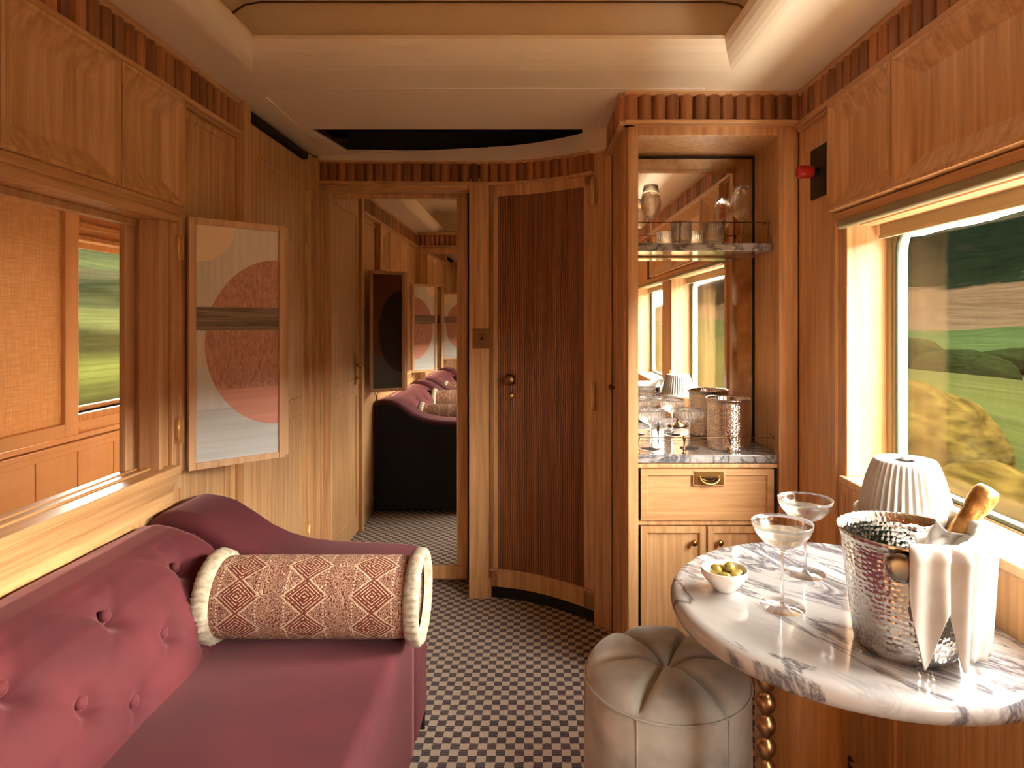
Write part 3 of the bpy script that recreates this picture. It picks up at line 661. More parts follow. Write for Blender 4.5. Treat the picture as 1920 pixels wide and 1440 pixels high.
# mirrors
def mirrorframe(z0, z1, part):
    mb = MB(); mb.box(.36, .893, 2.598, 2.604, z0, z1); a = mb.build(part, M_antique, bc)
    mb = MB(); mb.box(.36, .812, 2.590, 2.597, z0 + .0, z1 - .062); b = mb.build('clear_mirror', M_mirror, a)
    mb = MB(); mb.box(.890, .898, 2.590, 2.605, z0, z1); mb.box(.36, .898, 2.590, 2.605, z1, z1 + .008); mb.build('black_trim', M_gap, a)
mirrorframe(1.612, 1.975, 'upper_mirror')
mb = MB(); mb.box(.36, .893, 2.598, 2.604, .83, 1.572); a = mb.build('lower_mirror', M_antique, bc)
mb = MB(); mb.box(.36, .805, 2.590, 2.597, .83, 1.568); mb.build('clear_mirror', M_mirror, a)
mb = MB(); mb.box(.890, .898, 2.590, 2.605, .83, 1.572); mb.build('black_trim', M_gap, a)
# drawer and doors
t = MB(); recess(t, lambda u, n, z: (u, F0 + .012 - n, z), .3875, .866, .600, .783, .022, .004, .003, .012)
dr = t.build('drawer', MWlx, bc, weld=False)
mb = MB(); mb.box(.574, .690, F0 - .002, F0 + .012, .722, .780); mb.build('pull_block', MWlx, dr, .002)
mb = MB(); mb.box(.580, .684, F0 - .005, F0 - .001, .728, .776)
mb.tube([(.632 + .035 * math.cos(a), F0 - .008 - .012 * abs(math.sin(a)), .757 - .024 * math.sin(a)) for a in [PI * k_ / 14 for k_ in range(15)]], .0045, 8)
mb.build('pull_handle', M_brass, dr, 0)
mb = MB(); rows = []
for i in range(7):
    f = i / 6 * PI / 2; rows.append([(.632 + .034 * math.cos(f) * math.cos(a), F0 - .006 - .010 * math.sin(f), .757 + (-.022) * math.cos(f) * math.sin(a)) for a in [PI * j / 16 for j in range(17)]])
mb.grid(rows); mb.build('cup', M_steel, dr)
for (a, b, kx_, lab) in ((.3875, .622, .576, 'left'), (.628, .866, .669, 'right')):
    t = MB(); recess(t, lambda u, n, z: (u, F0 + .012 - n, z), a, b, .065, .576, .022, .006, .004, .012)
    dd = t.build('cupboard_door', MW['z'], bc, weld=False)
    mb = MB(); mb.lathe([(0, 0), (.006, 0), (.005, .008), (.011, .012), (.012, .018), (.008, .024), (0, .025)], 20, (kx_, F0 + .002, .522), R); mb.build('knob', M_brass, dd)
mb = MB(); mb.lathe([(0, 0), (.006, 0), (.005, .01), (.012, .016), (.011, .024), (0, .028)], 20, (.338, 2.66, 1.06 - .02), Matrix.Rotation(-PI / 2, 4, 'Y')); mb.build('side_knob', M_brassd, bc)
# marble shelf and worktop
def rounded(x0, x1, y0, y1, z0, z1):
    mb = MB(); mb.box(x0, x1, y0, y1, z0, z1); return mb
shelf = tag(rounded(.36, .893, 2.385, 2.59, 1.577, 1.608).build('marble_shelf', M_marble2, None, .004), 'narrow veined marble shelf across the upper part of the bar cabinet', 'shelf')
wt_ = tag(rounded(.379, .896, 2.318, 2.588, .801, .831).build('marble_worktop', M_marble2, None, .004), 'veined marble worktop of the bar cabinet above the drawer', 'worktop')
def gallery(x0, x1, y, z, h, xs, parent, yb):
    mb = MB(); mb.tube([(x0, y, z + h), (x1, y, z + h)], .0018, 8); mb.tube([(x1, y, z + h), (x1, yb, z + h)], .0018, 8); mb.build('gallery_rail', M_brassd, parent)
    for x in xs:
        mb = MB(); mb.lathe([(0, 0), (.007, 0), (.007, .004), (.003, .007), (.005, .012), (.006, .016), (.003, .021), (.003, h - .016), (.006, h - .006), (.007, h), (.005, h + .006), (0, h + .008)], 14, (x, y, z)); mb.build('gallery_post', M_brassd, parent)
gallery(.362, .880, 2.40, 1.608, .078, (.55, .715, .880), shelf, 2.52)
gallery(.384, .888, 2.345, .831, .058, (.384, .553, .72, .888), wt_, 2.45)

# glasses
def wineglass():
    t = thing('wine_glass', '', 'glass', (0, 0, 0), group='stemmed glasses on the upper marble shelf')
    o_ = [(0, 0), (.033, .0), (.034, .002), (.010, .006), (.0035, .012), (.003, .085), (.006, .095), (.022, .108), (.036, .135), (.0385, .155), (.035, .18), (.0265, .225)]
    i_ = [(.0255, .225), (.034, .18), (.0372, .155), (.0348, .135), (.021, .111), (.006, .102), (0, .100)]
    mb = MB(); mb.lathe(o_ + i_, 40); mb.build('bowl_and_stem', M_glass, t); return t
g = wineglass(); g.location = (.448, 2.44, 1.608); g['label'] = 'tall wine glass at the left end of the upper marble shelf'
dup(g, (.80, 2.47, 1.608), 'tall wine glass at the right end of the upper marble shelf')
def tumbler():
    t = thing('tumbler', '', 'glass', (0, 0, 0), group='ribbed tumblers on the upper shelf')
    mb = MB(); mb.lathe([(0, 0), (.034, 0), (.037, .004), (.042, .086), (.0405, .086), (.0355, .016), (.031, .012), (0, .012)], 48); mb.build('ribbed_body', M_ribglass, t); return t
g = tumbler(); g.location = (.566, 2.45, 1.608); g['label'] = 'squat ribbed tumbler left of the two, behind the middle rail post'
dup(g, (.688, 2.46, 1.608), 'squat ribbed tumbler nearer the right wine glass on the shelf')
def coupe(name='champagne_coupe', liquid=True, mat=None, H=.183, R_=.064, B=.047):
    t = thing(name, '', 'glass', (0, 0, 0))
    o_ = [(0, 0), (B, .0), (B, .0018), (.012, .005), (.004, .012), (.0032, .04), (.0032, H - .07), (.006, H - .060), (.018, H - .054), (.040, H - .042), (.056, H - .024), (R_ - .002, H - .010), (R_, H)]
    i_ = [(R_ - .0013, H), (R_ - .0035, H - .010), (.054, H - .0235), (.038, H - .040), (.017, H - .0515), (0, H - .054)]
    mb = MB(); mb.lathe(o_ + i_, 56); mb.build('bowl_and_stem', mat or M_glass, t)
    if liquid:
        mb = MB(); mb.lathe([(0, H - .0538), (.0172, H - .0513), (.0382, H - .0398), (.0535, H - .0243), (.0545, H - .0236), (.0, H - .0236)], 56); mb.build('champagne', M_wine, t)
    return t
g = coupe(); g.location = (.538, 1.383, .7005); g['label'] = 'coupe of champagne standing nearest the olive bowl on the marble table'; g['group'] = 'filled coupes on the marble table'
dup(g, (.665, 1.566, .7005), 'coupe of champagne at the back of the marble table, farther from the olives', group='filled coupes on the marble table')
g = coupe('coupe_glass', False, M_ribglass, .150, .052, .036); g.location = (.595, 2.44, .831); g['label'] = 'empty ribbed coupe glass beside the hammered bucket on the bar worktop'; g['group'] = 'empty coupes on the bar worktop'
dup(g, (.446, 2.43, .831), 'empty ribbed coupe glass at the left end of the bar worktop', group='empty coupes on the bar worktop')
# hammered wine bucket on the worktop
t = thing('wine_cooler', 'straight hammered silver wine cooler on the bar worktop', 'wine cooler', (.746, 2.445, .831))
mb = MB(); mb.lathe([(0, 0), (.078, 0), (.080, .003)] + [(.080, .003 + .007 * k_) for k_ in range(1, 26)] + [(.084, .186), (.086, .190), (.084, .193), (.078, .190), (.077, .186), (.077, .01), (0, .008)], 64); mb.build('body', M_hammer, t)

# ------------------------------------------------------------------ right wall
RZ0, RZ1 = .85, 1.60
wins = [(.76, 1.93), (-.75, .38)]
wr_ = MB(); ys = [-1.5, -.79, .42, .72, 1.99, 2.86]
for a, b in ((-1.5, -.79), (.42, .72), (1.985, 2.9)): wr_.box(.96, 1.09, a, b, 0, 2.3)
for a, b in ((-.79, .42), (.72, 1.985)): wr_.box(.96, 1.09, a, b, 0, .83); wr_.box(.96, 1.09, a, b, 1.625, 2.3)
wallr = struct(wr_.build('wall_right', MW['z']))
rp = [(.96, 2.30), (.96, -1.2)]
mb = MB(); ribs(mb, rp, .05, .021, 2.022, 2.112, .004); mb.build('fluted_frieze', MWr, wallr, weld=False)
mb = MB(); bar(mb, rp, 0, .024, 2.110, 2.13); bar(mb, rp, 0, .026, 2.004, 2.022); bar(mb, rp, 0, .014, 1.994, 2.004); bar(mb, [(.96, 2.01), (.96, -1.2)], 0, .014, 1.628, 1.655)
mb.build('cornice_moulding', MW['y'], wallr, .003)
mb = MB(); bar(mb, [(.96, 1.99), (.96, -1.2)], 0, .020, 1.600, 1.630); mb.build('picture_rail', M_alu, wallr, .012, 4)
mb = MB(); mb.box(.958, .96, -.2, 2.012, 1.654, 1.998); mb.build('locker_shadow_gap', M_gap, wallr)
mb = MB(); mb.box(.95, .962, 2.015, 2.030, 0, 2.0); mb.box(.955, .962, 2.27, 2.30, 0, 2.02)
for yy in (1.97, 1.71, 1.69, 1.42, 1.15): mb.box(.952, .961, yy, yy + .012, .08, .78)
mb.build('upright_bead', MW['z'], wallr, .002)
for (a, b, lab) in ((1.652, 2.008, 'narrow dark oak overhead locker above the right window, beside the emergency handle'),
                    (.90, 1.645, 'wide dark oak overhead locker at the upper right corner of the picture'),
                    (.1, .893, 'wide oak overhead locker on the right wall, behind the camera')):
    c = (a + b) / 2
    t = thing('overhead_locker', lab, 'locker', (.96, c, 1.66), group='lockers above the right window')
    mb = MB(); recess(mb, lambda u, n, z, c=c: (-n, u - c, z - 1.66), a, b, 1.658, 1.994, .010, .058, .030, .040); mb.build('door_panel', MW['z'], t, weld=False)
def rwin(n, y0, y1):
    a = MB()   # outer plate with rounded opening in the plane x = 1.10
    a.box(.96, 1.02, y1 + .03, y1 + .055, .84, 1.625); a.box(.96, 1.02, y0 - .06, y0 - .035, .84, 1.625)
    jam = struct(a.build('window_%d' % n, MW['z'], None, .003))
    # inner darker return
    mb = MB(); mb.box(1.015, 1.10, y1 + .045, y1 + .058, .84, 1.62); mb.box(1.02, 1.10, y0 - .062, y0 - .05, .84, 1.62); mb.build('return', MW['z'], jam)
    mb = MB(); r = .075; outer = (y0 - .06, y1 + .06, .80, 1.66); inn = []
    for (cy_, cz_, a0) in ((y1 - r, 1.60 - r, 0), (y0 + r, 1.60 - r, 90), (y0 + r, .85 + r, 180), (y1 - r, .85 + r, 270)):
        for j in range(9):
            t_ = math.radians(a0 + 90 * j / 8); inn.append((cy_ + r * math.cos(t_), cz_ + r * math.sin(t_)))
    def outp(p):
        cy_, cz_ = (y0 + y1) / 2, 1.225; dy, dz = p[0] - cy_, p[1] - cz_
        s_ = min((outer[1] - cy_) / max(abs(dy), 1e-6), (outer[3] - cz_) / max(abs(dz), 1e-6)); return (cy_ + dy * s_, cz_ + dz * s_)
    # make sure the corners of the plate are reached
    out = []
    for k_, p in enumerate(inn):
        out.append(outp(p))
    N_ = len(inn)
    for k_ in range(N_):
        k2 = (k_ + 1) % N_; A, B, C_, D_ = inn[k_], inn[k2], out[k2], out[k_]
        mb.quad((1.095, A[0], A[1]), (1.095, B[0], B[1]), (1.095, C_[0], C_[1]), (1.095, D_[0], D_[1]))
        mb.quad((1.095, A[0], A[1]), (1.13, A[0], A[1]), (1.13, B[0], B[1]), (1.095, B[0], B[1]))
        mb.quad((1.13, A[0], A[1]), (1.13, B[0], B[1]), (1.13, C_[0], C_[1]), (1.13, D_[0], D_[1]))
    mb.build('inner_frame', M_alu, jam, weld=False)
    mb = MB(); mb.tube([(1.098, p[0], p[1]) for p in inn] + [(1.098, inn[0][0], inn[0][1])], .006, 8); mb.build('rubber_seal', M_seal, jam)
    mb = MB(); mb.box(1.112, 1.116, y0, y1, .85, 1.60); mb.build('pane', M_pane, jam)
    mb = MB(); mb.box(.945, 1.11, y0 - .06, y1 + .055, .815, .84); mb.build('window_sill', MWl, jam, .005)
    mb = MB(); mb.box(1.0, 1.10, y0 - .06, y1 + .055, 1.61, 1.63); mb.build('head', MW['y'], jam)
    return jam
rwin(4, *wins[0]); rwin(5, *wins[1])
# solid outer side shell so that only the windows let daylight in
mb = MB()
for a, b in ((-1.5, -.80), (.40, .74), (1.95, 3.45)): mb.box(1.09, 1.14, a, b, -.06, 2.3)
mb.box(1.09, 1.14, -1.5, 3.45, -.06, .845); mb.box(1.09, 1.14, -1.5, 3.45, 1.602, 2.3)
struct(mb.build('wall_outer_shell', M_alu))
mb = MB(); mb.box(-1.95, 1.2, -1.5, 3.45, 2.5, 2.56); mb.box(-1.95, 1.2, -1.55, -1.5, 0, 2.56); mb.box(-1.95, 1.2, 3.45, 3.5, 0, 2.56)
mb.box(1.14, 1.2, -1.5, 3.45, 2.25, 2.56); mb.box(-1.96, -1.9, -1.5, 3.45, 2.25, 2.56); struct(mb.build('roof_shell', M_alu))
# roller blinds
for (y0, y1, lab) in ((.74, 1.96, 'taupe roller blind drawn slightly down at the top of the right window'), (-.76, .40, 'taupe roller blind at the rear right window, behind the camera')):
    t = thing('roller_blind', lab, 'blind', (1.06, (y0 + y1) / 2, 1.575), group='roller blinds')
    L = (y1 - y0) / 2; mb = MB(); mb.box(0, .004, -L, L, 0, .04); mb.build('fabric', M_blind, t)
    mb = MB(); mb.box(-.004, .008, -L, L, -.008, .004); mb.build('bottom_bar', M_blind, t, .003)
# emergency handle
t = thing('emergency_handle', 'dark metal plate with a red pull handle, high on the wall beside the bar', 'handle', (.96, 2.14, 1.815))
mb = MB(); mb.box(-.008, 0, -.055, .06, -.085, .085); mb.build('plate', M_blackmetal, t, .002)
mb = MB(); mb.lathe([(0, -.03), (.016, -.03), (.016, .0), (.012, .012), (.011, .03)], 20, (-.008, .0, .0), Matrix.Rotation(-PI / 2, 4, 'Y')); mb.build('collar', M_blackmetal, t)
mb = MB(); mb.lathe([(0, .02), (.018, .022), (.021, .03), (.021, .068), (.017, .074), (0, .074)], 20, (-.004, 0, 0), Matrix.Rotation(-PI / 2, 4, 'Y')); mb.build('red_pull', M_redplastic, t)
t = thing('wall_socket', 'bronze socket plate on the right wall just above the marble table', 'socket', (.96, 1.40, .768))
mb = MB(); mb.box(-.006, 0, -.05, .045, -.048, .046); mb.build('plate', M_bronze, t, .002)
mb = MB(); mb.tube([(-.004, 0, 0), (-.012, 0, 0)], .008, 12); mb.build('button', M_brassd, t)
mb = MB(); mb.prism([(1.02, .66), (1.12, .66), (1.12, .55)], .945, .955, 'x')
tag(mb.build('shelf_bracket', M_blackmetal), 'black triangular bracket under the marble table on the right wall', 'bracket')

# rear of the room: back wall and the mirrored block opposite the mirror door
mb = MB(); mb.box(-1.19, .96, -1.5, -1.3, 0, 2.3); struct(mb.build('wall_back', MW['z']))
mb = MB(); mb.box(-1.10, -.60, -1.3, .45, 0, 2.13); wb_ = struct(mb.build('wall_back_mirrored', MW['z']))
mb = MB(); pth = [(-.60, .45), (-1.10, .45)]; ribs(mb, pth, .047, .016, 2.01, 2.11); mb.build('fluted_frieze', MWr, wb_, weld=False)
mb = MB(); bar(mb, pth, 0, .02, 2.108, 2.13); bar(mb, pth, 0, .022, 1.995, 2.01)
for (a, b, c, d) in ((-1.05, -1.0, .09, 1.93), (-.665, -.61, .09, 1.93), (-1.05, -.61, 1.93, 1.99), (-1.05, -.61, .03, .09)): mb.box(a, b, .45, .465, c, d)
mb.build('mirror_frame', MW['z'], wb_, .003)
mb = MB(); mb.box(-1.0, -.665, .45, .455, .09, 1.93); mb.build('mirror', M_mirror, wb_)

# ------------------------------------------------------------------ folding art shutters
HL = .78; Z0 = .857
def leaf(parent, p0, p1, z0, artside, big=True, name='art_leaf', dk=1.0):
    # hinged leaf from plan point p0 to p1; artwork on the left-hand face when artside > 0
    d = Vector(p1) - Vector(p0); W = d.length; ang = math.atan2(d.y, d.x)
    e = bpy.data.objects.new(name, None); COL.objects.link(e); e.parent = parent; e.location = (p0[0] - parent.location.x, p0[1] - parent.location.y, z0 - parent.location.z); e.rotation_euler = (0, 0, ang); e.empty_display_size = .03
    fw = .022; mb = MB()
    for (a, b, c, dd) in ((0, fw, 0, HL), (W - fw, W, 0, HL), (fw, W - fw, 0, fw), (fw, W - fw, HL - fw, HL)): mb.box(a, b, -.012, .012, c, dd)
    mb.build('leaf_frame', MWl if artside else MW['z'], e, .003)
    w_, h_ = W - 2 * fw, HL - 2 * fw
    mb = MB(); mb.box(0, w_, -.005, .005, 0, h_)
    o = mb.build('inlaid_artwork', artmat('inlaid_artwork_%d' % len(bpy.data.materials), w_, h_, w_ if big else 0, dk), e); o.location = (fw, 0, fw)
    return e
sh = thing('folding_art_shutter', 'folding shutter with an inlaid red circle and brown band beside the left window', 'shutter', (-1.075, 1.95, Z0), group='art shutters of the left window')
leaf(sh, (-1.060, 1.962), (-.842, 2.165), Z0, 1)
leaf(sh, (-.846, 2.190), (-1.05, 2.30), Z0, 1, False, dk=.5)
mb = MB(); mb.box(-.025, .0, .0, .03, -.0, .79); mb.build('hinge_post', MWl, sh, .003)
for z0 in (.09, .645):
    mb = MB(); mb.box(-.016, .012, -.006, -.002, z0, z0 + .075); mb.tube([(-.002, -.008, z0), (-.002, -.008, z0 + .075)], .004, 8)
    for q_ in (.012, .037, .062): mb.lathe([(0, 0), (.003, 0), (.003, .001), (0, .002)], 10, (-.009, -.006, z0 + q_), R)
    mb.build('hinge', M_brassl, sh)
for z0 in (.09, .645):
    mb = MB(); mb.tube([(.226, .228, z0), (.226, .228, z0 + .075)], .005, 8); mb.build('middle_hinge', M_brassl, sh)
sh2 = thing('folding_art_shutter', 'folding art shutter at the near end of the left window, seen only in the mirror', 'shutter', (-1.075, .80, Z0), group='art shutters of the left window')
leaf(sh2, (-1.065, .79), (-.87, .64), Z0, 1, False)
mb = MB(); mb.box(-.025, .0, -.03, .0, 0, .79); mb.build('hinge_post', MWl, sh2, .003)

# ------------------------------------------------------------------ sofa
sf = thing('sofa', 'burgundy velvet sofa with a buttoned back and scrolled arm along the left wall', 'sofa', (-.70, 1.2, 0))
O = (-.70, 1.2, 0)
def L3(x, y, z): return (x - O[0], y - O[1], z)
y0s, y1s = .69, 1.81
btn = []
for z_, off in ((.686, 1.64), (.596, 1.480), (.527, 1.60)):
    yy = off
    while yy > y0s + .04: btn.append((yy, z_)); yy -= .27
if True: btn = [(a, b) for a, b in btn]
def prof_back(s):   # s: 0 bottom of front face .. 1 back top ; returns (x, z)
    pts = [(-.805, .44), (-.806, .52), (-.828, .58), (-.860, .64), (-.897, .69), (-.945, .725), (-.995, .746), (-1.04, .754), (-1.075, .750), (-1.090, .735)]
    t = s * (len(pts) - 1); i = min(int(t), len(pts) - 2); f = t - i
    a, b = pts[i], pts[i + 1]; return (lerp(a[0], b[0], f), lerp(a[1], b[1], f))
rows = []; NS, NY = 90, 180
for i in range(NS + 1):
    s_ = i / NS; px, pz = prof_back(s_); qx, qz = prof_back(min(1, s_ + .01)); rx, rz = prof_back(max(0, s_ - .01))
    tx, tz = qx - rx, qz - rz; ll = math.hypot(tx, tz); nx, nz = tz / ll, -tx / ll
    row = []
    for j in range(NY + 1):
        y = lerp(y0s, y1s, j / NY)
        dsp = 0
        for (by, bz) in btn:
            dy, dz = y - by, pz - bz
            if px < -.97: continue
            d = math.hypot(dy, dz * 1.15)
            if d < .2: dsp -= .026 * math.exp(-(d / .028) ** 2) + .008 * math.exp(-(d / .06) ** 2)
            # crease lines fanning down and up diagonally
            for sx in (-1, 1):
                for sz in (-1, 1):
                    ux, uz = sx * .845, sz * .53; tt = dy * ux + dz * uz; pp = abs(-dy * uz + dz * ux)
                    if 0 < tt < .15: dsp -= .004 * math.exp(-(pp / .009) ** 2) * (1 - tt / .15)
            if bz < .56 and pz < bz: dsp -= .006 * math.exp(-(dy / .008) ** 2)
            if bz > .68 and pz > bz: dsp -= .008 * math.exp(-(dy / .012) ** 2) * max(0, 1 - (pz - bz) / .06)
        dsp *= max(0, min(1, (pz - .482) / .028))
        e = min(1, (y1s - y) / .06); dsp -= .05 * (1 - math.sqrt(max(0, 1 - (1 - e) ** 2)))
        e = min(1, (y - y0s) / .06); dsp -= .05 * (1 - math.sqrt(max(0, 1 - (1 - e) ** 2)))
        dsp += .012 * (1 - min(1, abs(pz - .62) / .2)) + .004 * noise.noise(Vector((y * 6, s_ * 5, 0)))
        row.append(L3(px + nx * dsp, y, pz + nz * dsp))
    rows.append(row)
mb = MB(); mb.grid(rows); back = mb.build('backrest', M_red, sf)
def backx(y, z):   # surface position at a button
    for i in range(200):
        s_ = i / 200; px, pz = prof_back(s_)
        if pz >= z: return px
    return -.85
for (by, bz) in btn:
    mb = MB(); bx = backx(by, bz) + .012 * (1 - min(1, abs(bz - .62) / .2)) - .032
    mb.lathe([(0, -.006), (.012, -.004), (.0135, .002), (.012, .008), (.006, .011), (0, .0115)], 20, L3(bx, by, bz), Matrix.Rotation(math.radians(78), 4, 'Y')); mb.build('button', M_red, sf)
# seat
mb = MB(); rows = []; NXs, NYs = 40, 40
def rbox(mb, x0, x1, y0, y1, z0, z1, r, crown=0, nx=24, ny=24):
    # soft upholstered block
    xs = [x0 + r * (1 - math.cos(a)) for a in [PI / 2 * k_ / 6 for k_ in range(7)]]
    def ring(ins, z):
        pts = []; n4 = 24
        for (a, b, c, d) in ((x0 + ins, y0 + ins, x1 - ins, y0 + ins), (x1 - ins, y0 + ins, x1 - ins, y1 - ins), (x1 - ins, y1 - ins, x0 + ins, y1 - ins), (x0 + ins, y1 - ins, x0 + ins, y0 + ins)):
            for k_ in range(n4): pts.append((lerp(a, c, k_ / n4), lerp(b, d, k_ / n4), z))
        return pts
    R_ = [ring(0, z0), ring(0, z1 - r)]
    for k_ in range(1, 8):
        a = PI / 2 * k_ / 7; R_.append(ring(r * (1 - math.cos(a)), z1 - r + r * math.sin(a)))
    m_ = min(x1 - x0, y1 - y0) / 2
    for k_ in range(1, 9):
        t_ = k_ / 8; R_.append(ring(r + (m_ - r - .002) * t_, z1 + crown * math.sin(t_ * PI / 2)))
    mb.grid([[L3(*p) for p in q_] for q_ in R_], True)
    c = R_[-1]; mb.poly([L3(*p) for p in c])
mb = MB(); rbox(mb, -.86, -.338, y0s + .01, 1.815, .10, .488, .028, .012); mb.build('seat', M_red, sf)
mb = MB(); mb.box(-.84 + .70, -.36 + .70, y0s - 1.2, 1.80 - 1.2, .0, .11); mb.build('plinth', M_navy, sf)
def armprof():
    top = [(-1.095, .745), (-1.06, .770), (-1.02, .778), (-.97, .770), (-.93, .758), (-.87, .72), (-.816, .683), (-.76, .657), (-.70, .640), (-.62, .630), (-.50, .624), (-.42, .622), (-.378, .617), (-.350, .603), (-.336, .575), (-.333, .52)]
    return top
def arm(ya, yb, flip):
    top = armprof(); mb = MB(); r = .035
    dirs = []
    P = [Vector(p) for p in top]
    for k_ in range(len(P)):
        d = (P[min(k_ + 1, len(P) - 1)] - P[max(k_ - 1, 0)]).normalized(); dirs.append(Vector((d.y, -d.x)))   # inward (down)
    rows = []
    sec = [(ya + r - r * math.cos(a), r - r * math.sin(a)) for a in [PI / 2 * k_ / 6 for k_ in range(7)]] + [(yb - r + r * math.sin(a), r - r * math.cos(a)) for a in [PI / 2 * k_ / 6 for k_ in range(7)]]
    for (p, nn) in zip(P, dirs):
        row = [L3(p.x, ya, .12)] if False else []
        for (y, ins) in sec: q_ = p + nn * ins; row.append(L3(q_.x, y, q_.y))
        rows.append(row)
    last = [L3(-.333 - i_ * 1, y, .12) for (y, i_) in sec]; rows.append(last)
    mb.grid(rows)
    # flat faces of the arm
    for (y, idx) in ((ya, 0), (yb, len(sec) - 1)):
        pts = [r_[idx] for r_ in rows] + [L3(-1.095, y, .12)]; mb.poly(pts)
    mb.build('arm', M_red, sf)
    yo = yb if flip > 0 else ya
    mb = MB(); pts = [(p.x - O[0], p.y - .03) for p in P[1:-1]] + [(-.345 - O[0], .02), (-1.09 - O[0], .02)]
    mb.prism(pts, (yb if flip > 0 else ya - .008) - 1.2, (yb + .008 if flip > 0 else ya) - 1.2, 'y'); mb.build('outer_panel', M_navy, sf)
arm(1.80, 2.03, 1); arm(.48, .69, -1)
mb = MB(); mb.box(-1.095 + .70, -1.05 + .70, y0s - 1.2, 1.80 - 1.2, .12, .70); mb.build('back_frame', M_navy, sf)

# bolsters
def bolster():
    t = thing('bolster_cushion', '', 'cushion', (0, 0, 0), group='patterned bolsters on the sofa')
    Rm = Matrix.Rotation(PI / 2, 4, 'Y'); r = .102; L = .255
    rows = []
    prof = [(r * (1 + .006 * math.sin(k_ * 1.3)) * (1 - .04 * (abs(k_ - 20) / 20) ** 8), -L + 2 * L * k_ / 40) for k_ in range(41)]
    rows = [[(z, rr * math.sin(-2 * PI * j / 64), rr * math.cos(-2 * PI * j / 64)) for z_ in (0,)] for j in range(1) for rr, z in prof] if False else None
    mb = MB(); grid = []
    for j in range(65):
        a = 2 * PI * j / 64; grid.append([(z, rr * math.sin(a), rr * math.cos(a)) for rr, z in prof])
    mb.grid(grid); mb.build('printed_cover', M_bolster, t)
    for sg in (-1, 1):
        mb = MB(); mb.lathe([(0, .0), (.03, .004), (.06, .003), (r * .97, 0)], 48, (sg * (L - .003), 0, 0), Matrix.Rotation(sg * PI / 2, 4, 'Y')); mb.build('end_disc', M_bolster, t)
        mb = MB(); rnd = random.Random(3)
        lens = [1 + .03 * rnd.uniform(-1, 1) + (.012 if _ % 2 else -.012) for _ in range(160)]
        grid = []
        for (rr, xx) in ((r * .92, -.014), (r * 1.01, -.016), (r * 1.08, -.012), (r * 1.13, -.002), (r * 1.145, .010), (r * 1.13, .022), (r * 1.06, .026), (r * .98, .018), (r * .90, .006)):
            grid.append([(sg * (L + xx), rr * (lens[j] if rr > r * 1.05 else 1) * math.sin(2 * PI * j / 160), rr * (lens[j] if rr > r * 1.05 else 1) * math.cos(2 * PI * j / 160)) for j in range(160)])
        mb.grid(grid, True); mb.build('fringe', M_fringe, t)
    return t
g = bolster(); g.location = (-.562, 1.675, .598); g['label'] = 'patterned bolster cushion with cream fringe against the far arm of the burgundy sofa'; g.rotation_euler = (0, 0, math.radians(0))
dup(g, (-.60, .805, .606), 'patterned fringed bolster at the near end of the sofa, seen in the mirror', 0)

# ------------------------------------------------------------------ stool
st = thing('pouf_stool', 'round grey velvet pouf stool with a buttoned six-segment top', 'stool', (.333, 1.60, 0))
Rs = .203
mb = MB(); mb.lathe([(0, .01), (Rs - .01, .01), (Rs - .003, .02), (Rs, .05), (Rs + .002, .22), (Rs, .40), (Rs - .002, .432)], 72); mb.build('side', M_grey, st)
mb = MB(); rows = []
for i in range(31):
    f = i / 30; row = []
    for j in range(144):
        a = 2 * PI * j / 144; ph = (a / (2 * PI) * 6) % 1.0
        wv_ = abs(math.sin(PI * ph)); seg = 1 - (1 - wv_) ** (2.2 + 2.5 * f)
        if f < .42: p1 = math.sin(PI / 2 * f / .42)
        else: p1 = math.sqrt(max(0, 1 - ((f - .42) / .58) ** 3.2))
        h = .432 + p1 * (.010 + .044 * seg) + (.010 * (1 - f / .42) if f < .42 else 0)
        rr = f * (Rs - .002) + .006 * math.sin(PI * f) * seg
        row.append((rr * math.cos(a), rr * math.sin(a), h))
    rows.append(row)
mb.grid(rows, True); mb.build('tufted_top', M_grey, st)
mb = MB(); mb.tube([(Rs * math.cos(2 * PI * k_ / 72), Rs * math.sin(2 * PI * k_ / 72), .432) for k_ in range(73)], .0032, 8); mb.build('piping', M_grey, st)
for k_ in range(6):
    mb = MB(); a = 2 * PI * k_ / 6; mb.tube([((Rs + .001) * math.cos(a), (Rs + .001) * math.sin(a), .03), ((Rs + .002) * math.cos(a), (Rs + .002) * math.sin(a), .43)], .0018, 6); mb.build('side_seam', M_grey, st)
mb = MB(); mb.lathe([(0, 0), (.012, 0), (.014, .005), (.011, .010), (0, .012)], 20, (0, 0, .440)); mb.build('button', M_grey, st)

# ------------------------------------------------------------------ marble table
tb = thing('marble_table', 'round veined marble table on a beaded brass leg, fixed to the right wall', 'table', (.705, 1.42, 0))
pts = []
for k_ in range(97):
    a = 2 * PI * k_ / 96; x, y = .392 * math.cos(a), .39 * math.sin(a); pts.append((min(x, .243), y))
lay = [(.030, .660), (.012, .660), (.003, .664), (0, .674), (0, .684), (.004, .693), (.012, .698), (.022, .700)]
rows = []
for (ins, z) in lay:
    s_ = 1 - ins / .39; rows.append([(min(x * s_, .243), y * s_, z) for x, y in pts[:-1]])
mb = MB(); mb.grid(rows, True); mb.poly(rows[-1]); mb.poly(rows[0]); mb.build('tabletop', M_marble, tb)
mb = MB(); prof = [(0, 0), (.045, 0), (.045, .008), (.02, .016)]
z = .02; nb = 15; p_ = (.655 - .02) / nb
for k_ in range(nb):
    for j in range(9):
        a = PI * (j + .5) / 9; prof.append((.009 + .0105 * math.sin(a) if j not in (0, 8) else .010, z + p_ * (j + .5) / 9))
    z += p_
prof += [(.022, .652), (.030, .658), (.030, .662), (0, .662)]
mb.lathe(prof, 24, (-.262, -.20, 0)); mb.build('leg', M_brassd, tb)
